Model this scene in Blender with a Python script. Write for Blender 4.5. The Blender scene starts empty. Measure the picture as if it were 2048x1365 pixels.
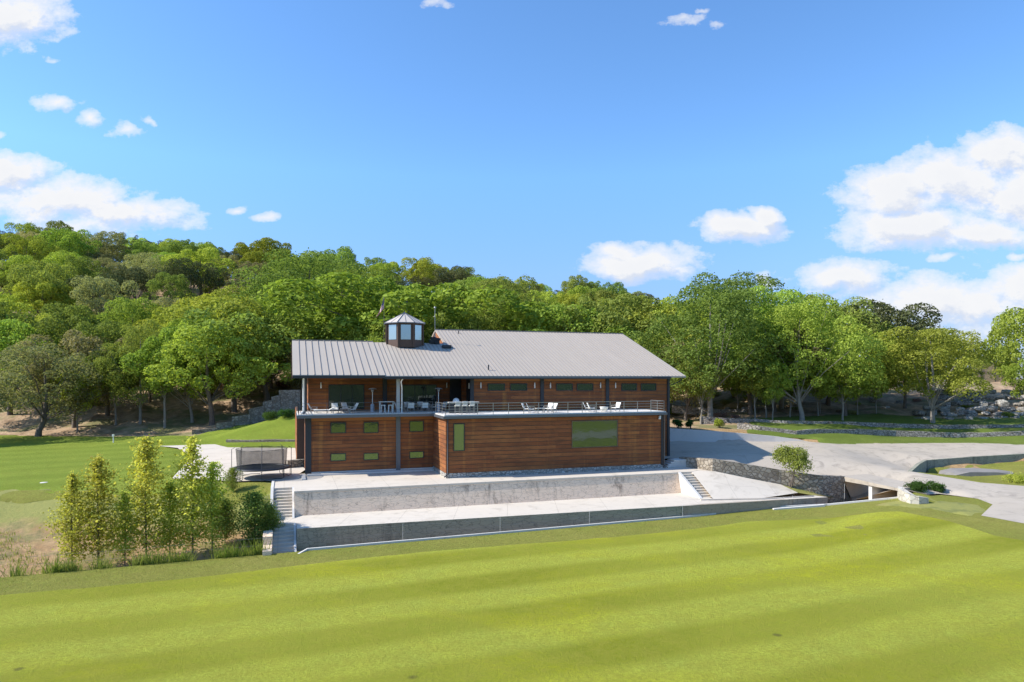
import bpy, math, random
import numpy as np
from mathutils import Vector, Matrix
from mathutils.bvhtree import BVHTree
from mathutils.geometry import delaunay_2d_cdt
R = math.radians
S = bpy.context.scene
COL = S.collection
F = 1365.0; HY = 755.0; ZC = 9.17; A = R(18.1)
CA, SA = math.cos(A), math.sin(A)
rnd = random.Random(7)

def W(px, py, z):                      # photo point at known height -> world
    d = F*(ZC-z)/(py-HY)
    return Vector((d*(px-1024)/F, d, z))
def WD(px, d):
    return (d*(px-1024)/F, d)
def L(X, Y, z=0.0):                    # building axes -> world
    return Vector((X*CA-Y*SA, X*SA+Y*CA, z))
def XL(px, Y):                         # building-x of a photo column at building-depth Y
    xs = (px-1024)/F
    return Y*(SA+xs*CA)/(CA-xs*SA)
def ZL(px, py, Y):
    xs = (px-1024)/F
    return ZC-(py-HY)/F*(Y/(CA-xs*SA))

# ------------------------------------------------------------------ materials
MATS = {}
def new_mat(name):
    m = bpy.data.materials.new(name); m.use_nodes = True
    nt = m.node_tree
    b = nt.nodes['Principled BSDF']
    MATS[name] = m
    return m, nt, b
def N(nt, t, **kw):
    n = nt.nodes.new(t)
    for k, v in kw.items():
        if k in n.inputs: n.inputs[k].default_value = v
        else: setattr(n, k, v)
    return n
def ramp(nt, src, stops):
    r = nt.nodes.new('ShaderNodeValToRGB'); e = r.color_ramp.elements
    while len(e) < len(stops): e.new(0.5)
    for i, (p, c) in enumerate(stops):
        e[i].position = p
        e[i].color = (c[0], c[1], c[2], 1) if not isinstance(c, (int, float)) else (c, c, c, 1)
    nt.links.new(src, r.inputs[0]); return r.outputs[0]
def mix(nt, fac, a, b, mode='MIX'):
    m = nt.nodes.new('ShaderNodeMix'); m.data_type = 'RGBA'; m.blend_type = mode
    for s, v in ((m.inputs[0], fac), (m.inputs[6], a), (m.inputs[7], b)):
        if isinstance(v, bpy.types.NodeSocket): nt.links.new(v, s)
        elif isinstance(v, (int, float)): s.default_value = v
        else: s.default_value = (v[0], v[1], v[2], 1)
    return m.outputs[2]
def math_(nt, op, a, b=None, c=None, clamp=False):
    m = nt.nodes.new('ShaderNodeMath'); m.operation = op; m.use_clamp = clamp
    for s, v in zip(m.inputs, (a, b, c)):
        if v is None: continue
        if isinstance(v, bpy.types.NodeSocket): nt.links.new(v, s)
        else: s.default_value = v
    return m.outputs[0]
def coords(nt, scale=(1, 1, 1), kind='Object', rot=(0, 0, 0)):
    tc = nt.nodes.new('ShaderNodeTexCoord'); mp = nt.nodes.new('ShaderNodeMapping')
    mp.inputs['Scale'].default_value = scale; mp.inputs['Rotation'].default_value = rot
    nt.links.new(tc.outputs[kind], mp.inputs[0]); return mp.outputs[0]
def noise(nt, vec, scale, detail=4, rough=.55, dist=0.0):
    n = N(nt, 'ShaderNodeTexNoise', Scale=scale, Detail=detail, Roughness=rough, Distortion=dist)
    nt.links.new(vec, n.inputs['Vector']); return n.outputs['Fac']
def bump(nt, b, h, strength=.3, dist=.05):
    n = N(nt, 'ShaderNodeBump', Strength=strength, Distance=dist)
    nt.links.new(h, n.inputs['Height']); nt.links.new(n.outputs[0], b.inputs['Normal'])
def simple(name, col, rough=.6, metal=0.0, var=.12, vs=3.0):
    m, nt, b = new_mat(name)
    v = noise(nt, coords(nt), vs, 5)
    c = mix(nt, v, tuple(x*(1-var) for x in col), tuple(min(1, x*(1+var)) for x in col))
    nt.links.new(c, b.inputs['Base Color'])
    b.inputs['Roughness'].default_value = rough; b.inputs['Metallic'].default_value = metal
    return m

def concrete(name, c0, c1, stain=(.25, .23, .20), stain_amt=.5, joints=0, streak=False):
    m, nt, b = new_mat(name)
    v = coords(nt)
    big = noise(nt, v, .22, 6, .6, .4); fine = noise(nt, v, 5, 6, .7)
    c = mix(nt, big, c0, c1)
    c = mix(nt, math_(nt, 'MULTIPLY', fine, .35), c, tuple(x*.72 for x in c0))
    st = ramp(nt, noise(nt, v, .6, 8, .68, 1.2), [(.52, 0.0), (.72, 1.0)])
    c = mix(nt, math_(nt, 'MULTIPLY', st, stain_amt), c, stain)
    if joints:
        sx = nt.nodes.new('ShaderNodeSeparateXYZ'); nt.links.new(v, sx.inputs[0])
        jm = None
        for ax, per in ((0, joints), (1, joints*1.3)):
            f = math_(nt, 'FRACT', math_(nt, 'DIVIDE', math_(nt, 'ADD', sx.outputs[ax], 1000.0), per))
            k = math_(nt, 'LESS_THAN', f, .035/per)
            jm = k if jm is None else math_(nt, 'MAXIMUM', jm, k)
        c = mix(nt, math_(nt, 'MULTIPLY', jm, .5), c, tuple(x*.45 for x in c0))
    nt.links.new(c, b.inputs['Base Color'])
    b.inputs['Roughness'].default_value = .85
    bump(nt, b, fine, .25, .02)
    return m
concrete('concrete', (.58, .505, .405), (.71, .63, .525), (.34, .29, .225), .6, 4.2)
concrete('drive_concrete', (.39, .33, .255), (.54, .465, .375), (.20, .17, .14), .7, 6.0)
concrete('white_concrete', (.62, .58, .52), (.72, .69, .64), (.42, .34, .26), .4)

def wall_concrete(name, c0, c1, dark, amt, crack):
    m, nt, b = new_mat(name)
    v = coords(nt)
    c = mix(nt, noise(nt, v, .5, 6, .6), c0, c1)
    vs = coords(nt, (1.1, 1.1, .16))
    st = ramp(nt, noise(nt, vs, 1.0, 8, .72, .5), [(.50, 0.0), (.66, 1.0)])
    gate = ramp(nt, noise(nt, coords(nt, (.22, .22, .1)), 1, 3), [(.42, 0.0), (.62, 1.0)])
    c = mix(nt, math_(nt, 'MULTIPLY', math_(nt, 'MULTIPLY', st, gate), amt), c, dark)
    vo = N(nt, 'ShaderNodeTexVoronoi', Scale=1.6); vo.feature = 'DISTANCE_TO_EDGE'
    dv = nt.nodes.new('ShaderNodeVectorMath'); dv.operation = 'ADD'
    nn = N(nt, 'ShaderNodeTexNoise', Scale=1.7, Detail=3); nt.links.new(v, nn.inputs['Vector'])
    nt.links.new(coords(nt, (.8, .8, 2.6)), dv.inputs[0]); nt.links.new(nn.outputs['Color'], dv.inputs[1])
    nt.links.new(dv.outputs[0], vo.inputs['Vector'])
    ck = ramp(nt, vo.outputs['Distance'], [(0.0, 1.0), (.05, 0.0)])
    c = mix(nt, math_(nt, 'MULTIPLY', ck, crack), c, dark)
    nt.links.new(c, b.inputs['Base Color']); b.inputs['Roughness'].default_value = .9
    bump(nt, b, math_(nt, 'SUBTRACT', noise(nt, v, 4, 6, .7), math_(nt, 'MULTIPLY', ck, .6)), .5, .03)
wall_concrete('upper_wall', (.84, .62, .43), (.90, .70, .51), (.15, .10, .07), .9, .5)
wall_concrete('lower_wall', (.27, .26, .19), (.36, .345, .25), (.05, .05, .04), .8, .6)
wall_concrete('brown_wall', (.34, .27, .19), (.42, .35, .26), (.10, .065, .035), .8, .4)

def stone(name, cols, mortar, scale=2.2, bstr=.9):
    m, nt, b = new_mat(name)
    v = coords(nt, (1, 1, 1.35))
    nn = N(nt, 'ShaderNodeTexNoise', Scale=1.5, Detail=3); nt.links.new(v, nn.inputs['Vector'])
    dv = nt.nodes.new('ShaderNodeVectorMath'); dv.operation = 'MULTIPLY_ADD'
    nt.links.new(nn.outputs['Color'], dv.inputs[0]); dv.inputs[1].default_value = (.35, .35, .35); nt.links.new(v, dv.inputs[2])
    vo = N(nt, 'ShaderNodeTexVoronoi', Scale=scale); nt.links.new(dv.outputs[0], vo.inputs['Vector'])
    ve = N(nt, 'ShaderNodeTexVoronoi', Scale=scale); ve.feature = 'DISTANCE_TO_EDGE'; nt.links.new(dv.outputs[0], ve.inputs['Vector'])
    sp = nt.nodes.new('ShaderNodeSeparateColor'); nt.links.new(vo.outputs['Color'], sp.inputs[0])
    c = ramp(nt, sp.outputs[0], [(i/(len(cols)-1), cc) for i, cc in enumerate(cols)])
    c = mix(nt, math_(nt, 'MULTIPLY', noise(nt, v, 6, 5, .7), .5), c, tuple(x*.5 for x in cols[0]))
    e = ramp(nt, ve.outputs['Distance'], [(.02, 0.0), (.09, 1.0)])
    c = mix(nt, e, mortar, c)
    nt.links.new(c, b.inputs['Base Color']); b.inputs['Roughness'].default_value = .92
    bump(nt, b, e, bstr, .08)
stone('stone', [(.26, .21, .16), (.40, .34, .26), (.52, .45, .36), (.34, .28, .20)], (.20, .165, .125))
stone('pale_stone', [(.48, .45, .40), (.62, .60, .55), (.36, .34, .30), (.56, .52, .46)], (.22, .21, .19), 3.0)
stone('cream_stone', [(.60,.54,.44),(.72,.66,.55),(.50,.44,.35),(.66,.6,.5)], (.40,.35,.28), 2.0, .4)
stone('rough_stone', [(.30, .27, .23), (.46, .42, .37), (.38, .33, .28), (.56, .52, .46)], (.10, .09, .075), 2.6, 1.0)

def wood(name, tint=1.0):
    m, nt, b = new_mat(name)
    g = nt.nodes.new('ShaderNodeNewGeometry')
    v = coords(nt)
    grain = noise(nt, coords(nt, (.8, .8, 14)), 2.2, 6, .7, .3)
    base = ramp(nt, g.outputs['Random Per Island'], [(0, (0.182*tint, 0.062*tint, 0.023*tint)), (.4, (0.213*tint, 0.074*tint, 0.028*tint)), (.8, (0.242*tint, 0.087*tint, 0.031*tint)), (1, (0.287*tint, 0.110*tint, 0.038*tint))])
    c = mix(nt, grain, base, (0.296*tint, 0.149*tint, 0.082*tint)) if False else mix(nt, math_(nt, 'MULTIPLY', grain, .55), base, (0.085*tint, 0.033*tint, 0.017*tint))
    st = ramp(nt, noise(nt, coords(nt, (.9, .9, .05)), 1.3, 4, .6), [(.54, 0.0), (.70, 1.0)])
    c = mix(nt, math_(nt, 'MULTIPLY', st, .65), c, (.50, .22, .06))
    pt = ramp(nt, noise(nt, v, .45, 5, .6), [(.45, 0.0), (.75, 1.0)])
    c = mix(nt, math_(nt, 'MULTIPLY', pt, .45), c, (.36, .16, .055))
    nt.links.new(c, b.inputs['Base Color']); b.inputs['Roughness'].default_value = .8; b.inputs['Specular IOR Level'].default_value = .2
    dk = ramp(nt, noise(nt, coords(nt, (.5, .5, 2.6)), 1.0, 6, .7), [(.42, 0.0), (.70, 1.0)])
    c = mix(nt, math_(nt, 'MULTIPLY', dk, .6), c, (.075, .042, .027))
    nt.links.new(c, b.inputs['Base Color'])
    bump(nt, b, grain, .3, .01)
wood('wood', 1.5); 
m, nt, b = new_mat('orange_wood')
gr = noise(nt, coords(nt, (.8, .8, 14)), 2.2, 6, .7, .3)
nt.links.new(mix(nt, gr, (.42, .17, .05), (.26, .10, .03)), b.inputs['Base Color']); b.inputs['Roughness'].default_value = .7

def roofmat(name, c):
    m, nt, b = new_mat(name)
    v = coords(nt)
    n1 = noise(nt, coords(nt, (1.4, .12, .12)), 1.0, 5, .6)
    n2 = noise(nt, v, .35, 5, .6)
    cc = mix(nt, n1, tuple(x*.9 for x in c), tuple(x*1.08 for x in c))
    cc = mix(nt, math_(nt, 'MULTIPLY', n2, .25), cc, tuple(x*.7 for x in c))
    nt.links.new(cc, b.inputs['Base Color'])
    b.inputs['Roughness'].default_value = .6; b.inputs['Specular IOR Level'].default_value = .3
    return m
roofmat('roof_metal', (.465, .40, .325)); roofmat('roof_rib', (.32, .275, .24)); roofmat('cupola_metal', (.56, .49, .42))
simple('dark_metal', (.035, .038, .045), .5, .3)
simple('mid_metal', (.13, .14, .155), .45, .4)
simple('pipe_grey', (.42, .43, .45), .4, .3)
simple('white_metal', (.82, .80, .75), .4)
simple('steel', (.40, .38, .36), .35, .7)
simple('trim_brown', (.10, .055, .035), .6)
simple('hedge', (.06, .085, .028), .95, 0, .9, .9)
simple('black', (.012, .012, .013), .6)
simple('fabric', (.66, .62, .54), .85)
simple('light_fabric', (.84, .81, .74), .85)
simple('brown_metal', (.16, .12, .09), .5, .3)
simple('table_top', (.62, .58, .52), .5)
simple('net_black', (.02, .02, .022), .7)
simple('bark', (.155, .125, .10), .95, 0, .45, 5)
simple('pale_bark', (.27, .24, .20), .95, 0, .4, 4)
simple('flag_red', (.50, .09, .08), .8); simple('flag_white', (.75, .70, .68), .8); simple('flag_blue', (.05, .07, .22), .8)
simple('tan_fence', (.42, .31, .17), .9, 0, .2)
simple('shed_wood', (.22, .10, .045), .8, 0, .3)
simple('cream', (.55, .47, .38), .9)
simple('lamp_white', (.8, .78, .74), .35)
simple('grey_rock', (.23, .21, .19), .95, 0, .3, 1.5)
m, nt, b = new_mat('glass')
b.inputs['Base Color'].default_value = (.22, .27, .20, 1); b.inputs['Metallic'].default_value = .7; b.inputs['Roughness'].default_value = .04
m, nt, b = new_mat('dark_glass')
b.inputs['Base Color'].default_value = (.11, .13, .12, 1); b.inputs['Metallic'].default_value = .75; b.inputs['Roughness'].default_value = .04
m, nt, b = new_mat('green_glass')
b.inputs['Base Color'].default_value = (.12, .155, .12, 1); b.inputs['Metallic'].default_value = .75; b.inputs['Roughness'].default_value = .04
for g_ in ('glass','dark_glass','green_glass'):
    nt = MATS[g_].node_tree; bump(nt, nt.nodes['Principled BSDF'], noise(nt, coords(nt), .9, 3), .12, .05)
m, nt, b = new_mat('sky_glass')
b.inputs['Base Color'].default_value = (.42, .50, .50, 1); b.inputs['Metallic'].default_value = .8; b.inputs['Roughness'].default_value = .06
# enclosure net: a woven mesh that lets part of the light through
m, nt, b = new_mat('mesh_net')
tr = nt.nodes.new('ShaderNodeBsdfTransparent'); mx = nt.nodes.new('ShaderNodeMixShader')
b.inputs['Base Color'].default_value = (.02, .02, .02, 1)
wv = noise(nt, coords(nt), 2.0, 2)
nt.links.new(math_(nt, 'MULTIPLY_ADD', wv, .25, .40), mx.inputs[0])
nt.links.new(tr.outputs[0], mx.inputs[1]); nt.links.new(b.outputs[0], mx.inputs[2])
nt.links.new(mx.outputs[0], nt.nodes['Material Output'].inputs[0])

# front lawn with mower stripes
def lawn_mat(name, stripes, cA, cB, cY, cD):
    m, nt, b = new_mat(name)
    v = coords(nt)
    c = mix(nt, ramp(nt, noise(nt, v, .35, 6, .6), [(.35, 0.0), (.65, 1.0)]), cA, cB)
    if stripes:
        rot = coords(nt, (1, 1, 1), 'Object', (0, 0, -R(20.8)))
        sx = nt.nodes.new('ShaderNodeSeparateXYZ'); nt.links.new(rot, sx.inputs[0])
        wob = noise(nt, v, .10, 3)
        ph = math_(nt, 'ADD', math_(nt, 'MULTIPLY', sx.outputs[1], 2*math.pi/stripes), math_(nt, 'MULTIPLY_ADD', wob, 1.4, -1.8))
        s = math_(nt, 'SINE', ph)
        s = ramp(nt, math_(nt, 'MULTIPLY_ADD', s, .5, .5), [(.25, 0.0), (.75, 1.0)])
        gate = ramp(nt, noise(nt, v, .045, 3), [(.35, .45), (.60, 1.0)])
        c = mix(nt, math_(nt, 'MULTIPLY', math_(nt, 'MULTIPLY', s, gate), 1.0), c, cD)
    yl = ramp(nt, noise(nt, coords(nt, (1, 1.7, 1), 'Object', (0, 0, -R(20))), .075, 6, .62, .5), [(.50, 0.0), (.70, 1.0)])
    c = mix(nt, math_(nt, 'MULTIPLY', yl, .6), c, cY)
    f1 = noise(nt, v, 6.5, 8, .85); f2 = noise(nt, v, 1.3, 8, .82)
    c = mix(nt, ramp(nt, f1, [(.44, 0.0), (.57, .75)]), c, tuple(x*.60 for x in cA))
    c = mix(nt, ramp(nt, f2, [(.42, 0.0), (.60, .6)]), c, (cA[0]*.72, cA[1]*.66, cA[2]*.7))
    sp = N(nt, 'ShaderNodeTexVoronoi', Scale=.19); nt.links.new(v, sp.inputs['Vector'])
    spot = ramp(nt, math_(nt, 'ADD', sp.outputs['Distance'], math_(nt, 'MULTIPLY', f2, .05)), [(.045, 1.0), (.075, 0.0)])
    c = mix(nt, math_(nt, 'MULTIPLY', spot, .6), c, (.09, .075, .03))
    nt.links.new(c, b.inputs['Base Color']); b.inputs['Roughness'].default_value = .95
    b.inputs['Specular IOR Level'].default_value = .1
    bump(nt, b, math_(nt, 'ADD', f1, f2), 1.0, .10)
lawn_mat('lawn', 5.9, (.41, .43, .055), (.36, .395, .058), (.46, .45, .010), (.205, .225, .012))
lawn_mat('rough_grass', 0, (.29, .285, .06), (.235, .265, .045), (.37, .33, .09), (.12, .15, .03))
lawn_mat('green_lawn', 5.0, (.25, .315, .04), (.22, .29, .038), (.33, .36, .05), (.17, .235, .025))
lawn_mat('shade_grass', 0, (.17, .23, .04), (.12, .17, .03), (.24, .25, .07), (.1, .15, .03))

m, nt, b = new_mat('soil')
v = coords(nt)
c = mix(nt, ramp(nt, noise(nt, v, .6, 7, .65, .6), [(.35, 0.0), (.65, 1.0)]), (.34, .20, .08), (.46, .30, .14))
c = mix(nt, ramp(nt, noise(nt, v, 3.2, 7, .75), [(.45, 0.0), (.65, .7)]), c, (.20, .12, .06))
pz = nt.nodes.new('ShaderNodeSeparateXYZ'); nt.links.new(v, pz.inputs[0])
hz = math_(nt, 'ADD', pz.outputs[2], math_(nt, 'MULTIPLY', noise(nt, v, .35, 6, .7), 3.2))
g1 = ramp(nt, math_(nt, 'MULTIPLY_ADD', hz, .25, .5), [(.12, 0.0), (.40, 1.0)])
far = math_(nt, 'LESS_THAN', pz.outputs[1], 70.0)
c = mix(nt, math_(nt, 'MULTIPLY', math_(nt, 'MULTIPLY', g1, far), .9), c, mix(nt, noise(nt, v, 2, 5), (.30, .29, .065), (.20, .225, .045)))
c = mix(nt, ramp(nt, noise(nt, v, .22, 6, .65), [(.52, 0.0), (.60, .55)]), c, (.11, .13, .035))
wf = math_(nt, 'GREATER_THAN', pz.outputs[1], 96.0)
wn_ = ramp(nt, noise(nt, v, .5, 7, .7), [(.35, 0.0), (.6, 1.0)])
wc = mix(nt, wn_, (.22, .135, .07), (.48, .33, .20))
wc = mix(nt, ramp(nt, noise(nt, v, .16, 5, .6), [(.48, 0.0), (.58, .7)]), wc, (.12, .145, .035))
c = mix(nt, wf, c, wc)
nt.links.new(c, b.inputs['Base Color']); b.inputs['Roughness'].default_value = .97
bump(nt, b, noise(nt, v, 2.5, 8, .75), 1.0, .12)

def leafmat(name, c0, c1, c2, trans=.40):
    m = bpy.data.materials.new(name); m.use_nodes = True; nt = m.node_tree; nt.nodes.clear(); MATS[name] = m
    out = nt.nodes.new('ShaderNodeOutputMaterial')
    g = nt.nodes.new('ShaderNodeNewGeometry'); oi = nt.nodes.new('ShaderNodeObjectInfo')
    c = ramp(nt, g.outputs['Random Per Island'], [(0, c0), (.55, c1), (1, c2)])
    cl = noise(nt, coords(nt), .45, 3)
    c = mix(nt, ramp(nt, cl, [(.35, 0.0), (.7, .6)]), c, c2)
    hs = N(nt, 'ShaderNodeHueSaturation'); nt.links.new(c, hs.inputs['Color'])
    nt.links.new(math_(nt, 'MULTIPLY_ADD', oi.outputs['Random'], .045, .478), hs.inputs['Hue'])
    r2 = math_(nt, 'FRACT', math_(nt, 'MULTIPLY', oi.outputs['Random'], 17.3))
    nt.links.new(math_(nt, 'MULTIPLY_ADD', r2, .55 if name != 'leaf_sap' else .25, .75 if name != 'leaf_sap' else .95), hs.inputs['Value'])
    d = nt.nodes.new('ShaderNodeBsdfDiffuse'); t = nt.nodes.new('ShaderNodeBsdfTranslucent')
    nt.links.new(hs.outputs[0], d.inputs[0])
    tc = mix(nt, 1.0, hs.outputs[0], (1.2, 1.25, .7), 'MULTIPLY'); nt.links.new(tc, t.inputs[0])
    mx = N(nt, 'ShaderNodeMixShader', Fac=trans); nt.links.new(d.outputs[0], mx.inputs[1]); nt.links.new(t.outputs[0], mx.inputs[2])
    nt.links.new(mx.outputs[0], out.inputs[0])
leafmat('leaf_bright', (0.163, 0.211, 0.033), (0.305, 0.376, 0.062), (0.458, 0.530, 0.101))
leafmat('leaf_mid', (0.112, 0.148, 0.033), (0.220, 0.272, 0.062), (0.340, 0.400, 0.092))
leafmat('leaf_olive', (0.149, 0.154, 0.063), (0.287, 0.277, 0.126), (0.447, 0.416, 0.195))
leafmat('leaf_yellow', (0.165, 0.207, 0.027), (0.293, 0.348, 0.051), (0.431, 0.467, 0.082), .36)
leafmat('leaf_cedar', (.060, .080, .030), (.120, .140, .052), (.185, .180, .080), .15)
leafmat('leaf_dry', (0.137, 0.085, 0.059), (0.270, 0.177, 0.126), (0.389, 0.257, 0.187), .1)
leafmat('leaf_sap', (.30, .33, .04), (.44, .46, .07), (.60, .60, .16), .5)
leafmat('leaf_bush', (.035, .075, .018), (.055, .105, .026), (.085, .145, .035))
leafmat('rough_blade', (.22, .22, .06), (.28, .28, .07), (.34, .32, .10))
leafmat('grass_blade', (.10, .16, .03), (.16, .22, .04), (.25, .27, .08))

# ------------------------------------------------------------------ object helpers
def tag(o, label=None, cat=None, group=None, kind=None):
    if label: o['label'] = label
    if cat: o['category'] = cat
    if group: o['group'] = group
    if kind: o['kind'] = kind
    return o
def empty(name, loc, rz=0, label=None, cat=None, group=None):
    o = bpy.data.objects.new(name, None); COL.objects.link(o)
    o.empty_display_size = .3
    o.location = loc; o.rotation_euler = (0, 0, rz)
    return tag(o, label, cat, group)
class MB:
    def __init__(s): s.v = []; s.f = []; s.m = []; s.sm = []
    def add(s, vs, fs, mi=0, smooth=False):
        b = len(s.v); s.v += [tuple(p) for p in vs]
        for f in fs: s.f.append(tuple(b+i for i in f)); s.m.append(mi); s.sm.append(smooth)
    def box(s, x0, x1, y0, y1, z0, z1, mi=0):
        s.add([(x0,y0,z0),(x1,y0,z0),(x1,y1,z0),(x0,y1,z0),(x0,y0,z1),(x1,y0,z1),(x1,y1,z1),(x0,y1,z1)],
              [(0,3,2,1),(4,5,6,7),(0,1,5,4),(1,2,6,5),(2,3,7,6),(3,0,4,7)], mi)
        return s
    def bar(s, a, b, w, h=None, mi=0):
        a = Vector(a); b = Vector(b); h = h or w; d = (b-a).normalized()
        u = d.cross(Vector((0,0,1))); u = Vector((1,0,0)) if u.length < 1e-4 else u.normalized()
        n = u.cross(d).normalized()
        vs = []
        for p in (a, b):
            for su, sn in ((-1,-1),(1,-1),(1,1),(-1,1)): vs.append(p+u*su*w/2+n*sn*h/2)
        s.add(vs, [(0,3,2,1),(4,5,6,7),(0,1,5,4),(1,2,6,5),(2,3,7,6),(3,0,4,7)], mi); return s
    def tube(s, pts, rad, n=8, mi=0, cap=True):
        pts = [Vector(p) for p in pts]
        if not isinstance(rad, (list, tuple)): rad = [rad]*len(pts)
        vs = []; prev = None
        for i, p in enumerate(pts):
            d = (pts[min(i+1, len(pts)-1)]-pts[max(i-1, 0)]).normalized()
            u = d.cross(Vector((0, .01, 1))) if prev is None else prev - d*prev.dot(d)
            if u.length < 1e-3: u = d.cross(Vector((1, 0, 0)))
            u.normalize(); prev = u; w = d.cross(u)
            for k in range(n):
                t = 2*math.pi*k/n; vs.append(p+(u*math.cos(t)+w*math.sin(t))*rad[i])
        fs = []
        for i in range(len(pts)-1):
            for k in range(n):
                k2 = (k+1) % n; fs.append((i*n+k, i*n+k2, (i+1)*n+k2, (i+1)*n+k))
        s.add(vs, fs, mi, True)
        if cap:
            s.add(vs[:n], [tuple(range(n))[::-1]], mi); s.add(vs[-n:], [tuple(range(n))], mi)
        return s
    def lathe(s, c, prof, n=16, mi=0):
        c = Vector(c); vs = []
        for r, z in prof:
            for k in range(n):
                t = 2*math.pi*k/n; vs.append(c+Vector((r*math.cos(t), r*math.sin(t), z)))
        fs = []
        for i in range(len(prof)-1):
            for k in range(n): fs.append((i*n+k, i*n+(k+1)%n, (i+1)*n+(k+1)%n, (i+1)*n+k))
        s.add(vs, fs, mi, True); return s
    def prism(s, top, bots, mi=0, side=None):
        """top: list of points, bots: z value or list of z values below each"""
        n = len(top); top = [Vector(p) for p in top]
        if not isinstance(bots, (list, tuple)): bots = [bots]*n
        bo = [Vector((p.x, p.y, z)) for p, z in zip(top, bots)]
        s.add(top, [tuple(range(n))], mi)
        sm = mi if side is None else side
        for i in range(n):
            j = (i+1) % n; s.add([bo[i], bo[j], top[j], top[i]], [(0,1,2,3)], sm)
        s.add(bo, [tuple(range(n))[::-1]], sm)
        return s
    def build(s, name, mats, parent=None, bevel=0):
        me = bpy.data.meshes.new(name)
        me.from_pydata([tuple(v) for v in s.v], [], s.f)
        if not isinstance(mats, (list, tuple)): mats = [mats]
        for m_ in mats: me.materials.append(MATS[m_])
        me.polygons.foreach_set('material_index', s.m); me.polygons.foreach_set('use_smooth', s.sm)
        me.update()
        o = bpy.data.objects.new(name, me); COL.objects.link(o)
        if parent: o.parent = parent
        if bevel:
            b_ = o.modifiers.new('bevel', 'BEVEL'); b_.width = bevel; b_.segments = 2; b_.limit_method = 'ANGLE'
        return o
def children(o, table): return table.get(o.name, [])
def copy_tree(root, kids):
    """kids: list of (obj, [subobjs])"""
    r = root.copy(); COL.objects.link(r); nk = []
    for c, sub in kids:
        d = c.copy(); COL.objects.link(d); d.parent = r
        for g in sub:
            e = g.copy(); COL.objects.link(e); e.parent = d
    return r
def kids_of(root): return [(c, list(c.children)) for c in root.children]

# ------------------------------------------------------------------ camera, light, sky
cam = bpy.data.cameras.new('camera'); co = bpy.data.objects.new('camera', cam); COL.objects.link(co)
co.location = (0, 0, ZC); co.rotation_euler = (R(90), 0, 0)
cam.lens = 24; cam.sensor_width = 36; cam.shift_y = 72.5/2048; cam.clip_end = 6000; cam.clip_start = .5
S.camera = co
SUN_EL = R(40); SUN_AZ = R(180-10)+A            # ccw from +x
sd = Vector((math.cos(SUN_AZ)*math.cos(SUN_EL), math.sin(SUN_AZ)*math.cos(SUN_EL), math.sin(SUN_EL)))
sl = bpy.data.lights.new('sun', 'SUN'); so = bpy.data.objects.new('sun', sl); COL.objects.link(so)
sl.energy = 4.2; sl.angle = R(.5); sl.color = (1, .955, .88)
so.rotation_euler = sd.to_track_quat('Z', 'Y').to_euler(); so.location = (-40, -20, 60)

wd = bpy.data.worlds.new('World'); S.world = wd; wd.use_nodes = True; nt = wd.node_tree; nt.nodes.clear()
sky = nt.nodes.new('ShaderNodeTexSky'); sky.sky_type = 'NISHITA'; sky.sun_disc = False
sky.sun_elevation = SUN_EL; sky.sun_rotation = math.pi/2-SUN_AZ
sky.altitude = 300; sky.air_density = 1.0; sky.dust_density = .4; sky.ozone_density = 3.0
skyc = mix(nt, 1.0, sky.outputs[0], (.80, .98, 1.13), 'MULTIPLY')
hsv = N(nt, 'ShaderNodeHueSaturation', Saturation=1.04); nt.links.new(skyc, hsv.inputs['Color'])
bg = N(nt, 'ShaderNodeBackground', Strength=.15); nt.links.new(hsv.outputs[0], bg.inputs[0])
tc = nt.nodes.new('ShaderNodeTexCoord'); sp = nt.nodes.new('ShaderNodeSeparateXYZ'); nt.links.new(tc.outputs['Generated'], sp.inputs[0])
nt.links.new(mix(nt, 1.0, hsv.outputs[0], ramp(nt, sp.outputs[2], [(0.0,(.38,.35,.47)),(.07,(.53,.48,.59)),(.15,(.76,.70,.78)),(.28,(1,1,1))]), 'MULTIPLY'), bg.inputs[0])
ysafe = math_(nt, 'MAXIMUM', sp.outputs[1], .05)
U = math_(nt, 'DIVIDE', sp.outputs[0], ysafe); V = math_(nt, 'DIVIDE', sp.outputs[2], ysafe)
CL = [(30,30,120,70,1),(105,122,32,9,.45),(110,208,75,26,.8),(185,238,55,26,.8),(262,264,48,20,.75),(305,242,22,14,.7),(0,272,26,14,.55),
      (10,340,120,50,1),(120,400,190,52,1),(250,425,150,40,.95),(345,408,62,26,.85),(180,450,200,45,.9),(480,415,42,17,.7),(525,434,38,15,.65),
      (1475,458,92,38,1.1),(1520,430,44,24,1),(1275,528,135,42,1.1),(1240,500,60,28,1),(1345,540,80,26,.9),
      (1900,360,150,70,1.15),(1790,385,130,66,1.15),(2010,310,120,62,1.15),(2080,400,200,90,1.2),(1820,450,170,52,1.1),(1960,470,140,42,1),
      (1690,548,120,42,1),(1532,562,42,32,.9),(1640,545,60,24,.85),(1900,600,230,62,.95),(2060,580,160,60,1),(1760,610,130,45,.8),(1890,516,52,15,.8),(2032,514,36,12,.8),
      (1980,650,200,50,.62),(870,10,45,13,.5),(1365,34,55,14,.5),(1425,46,35,10,.45),(1400,20,30,9,.4)]
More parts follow.
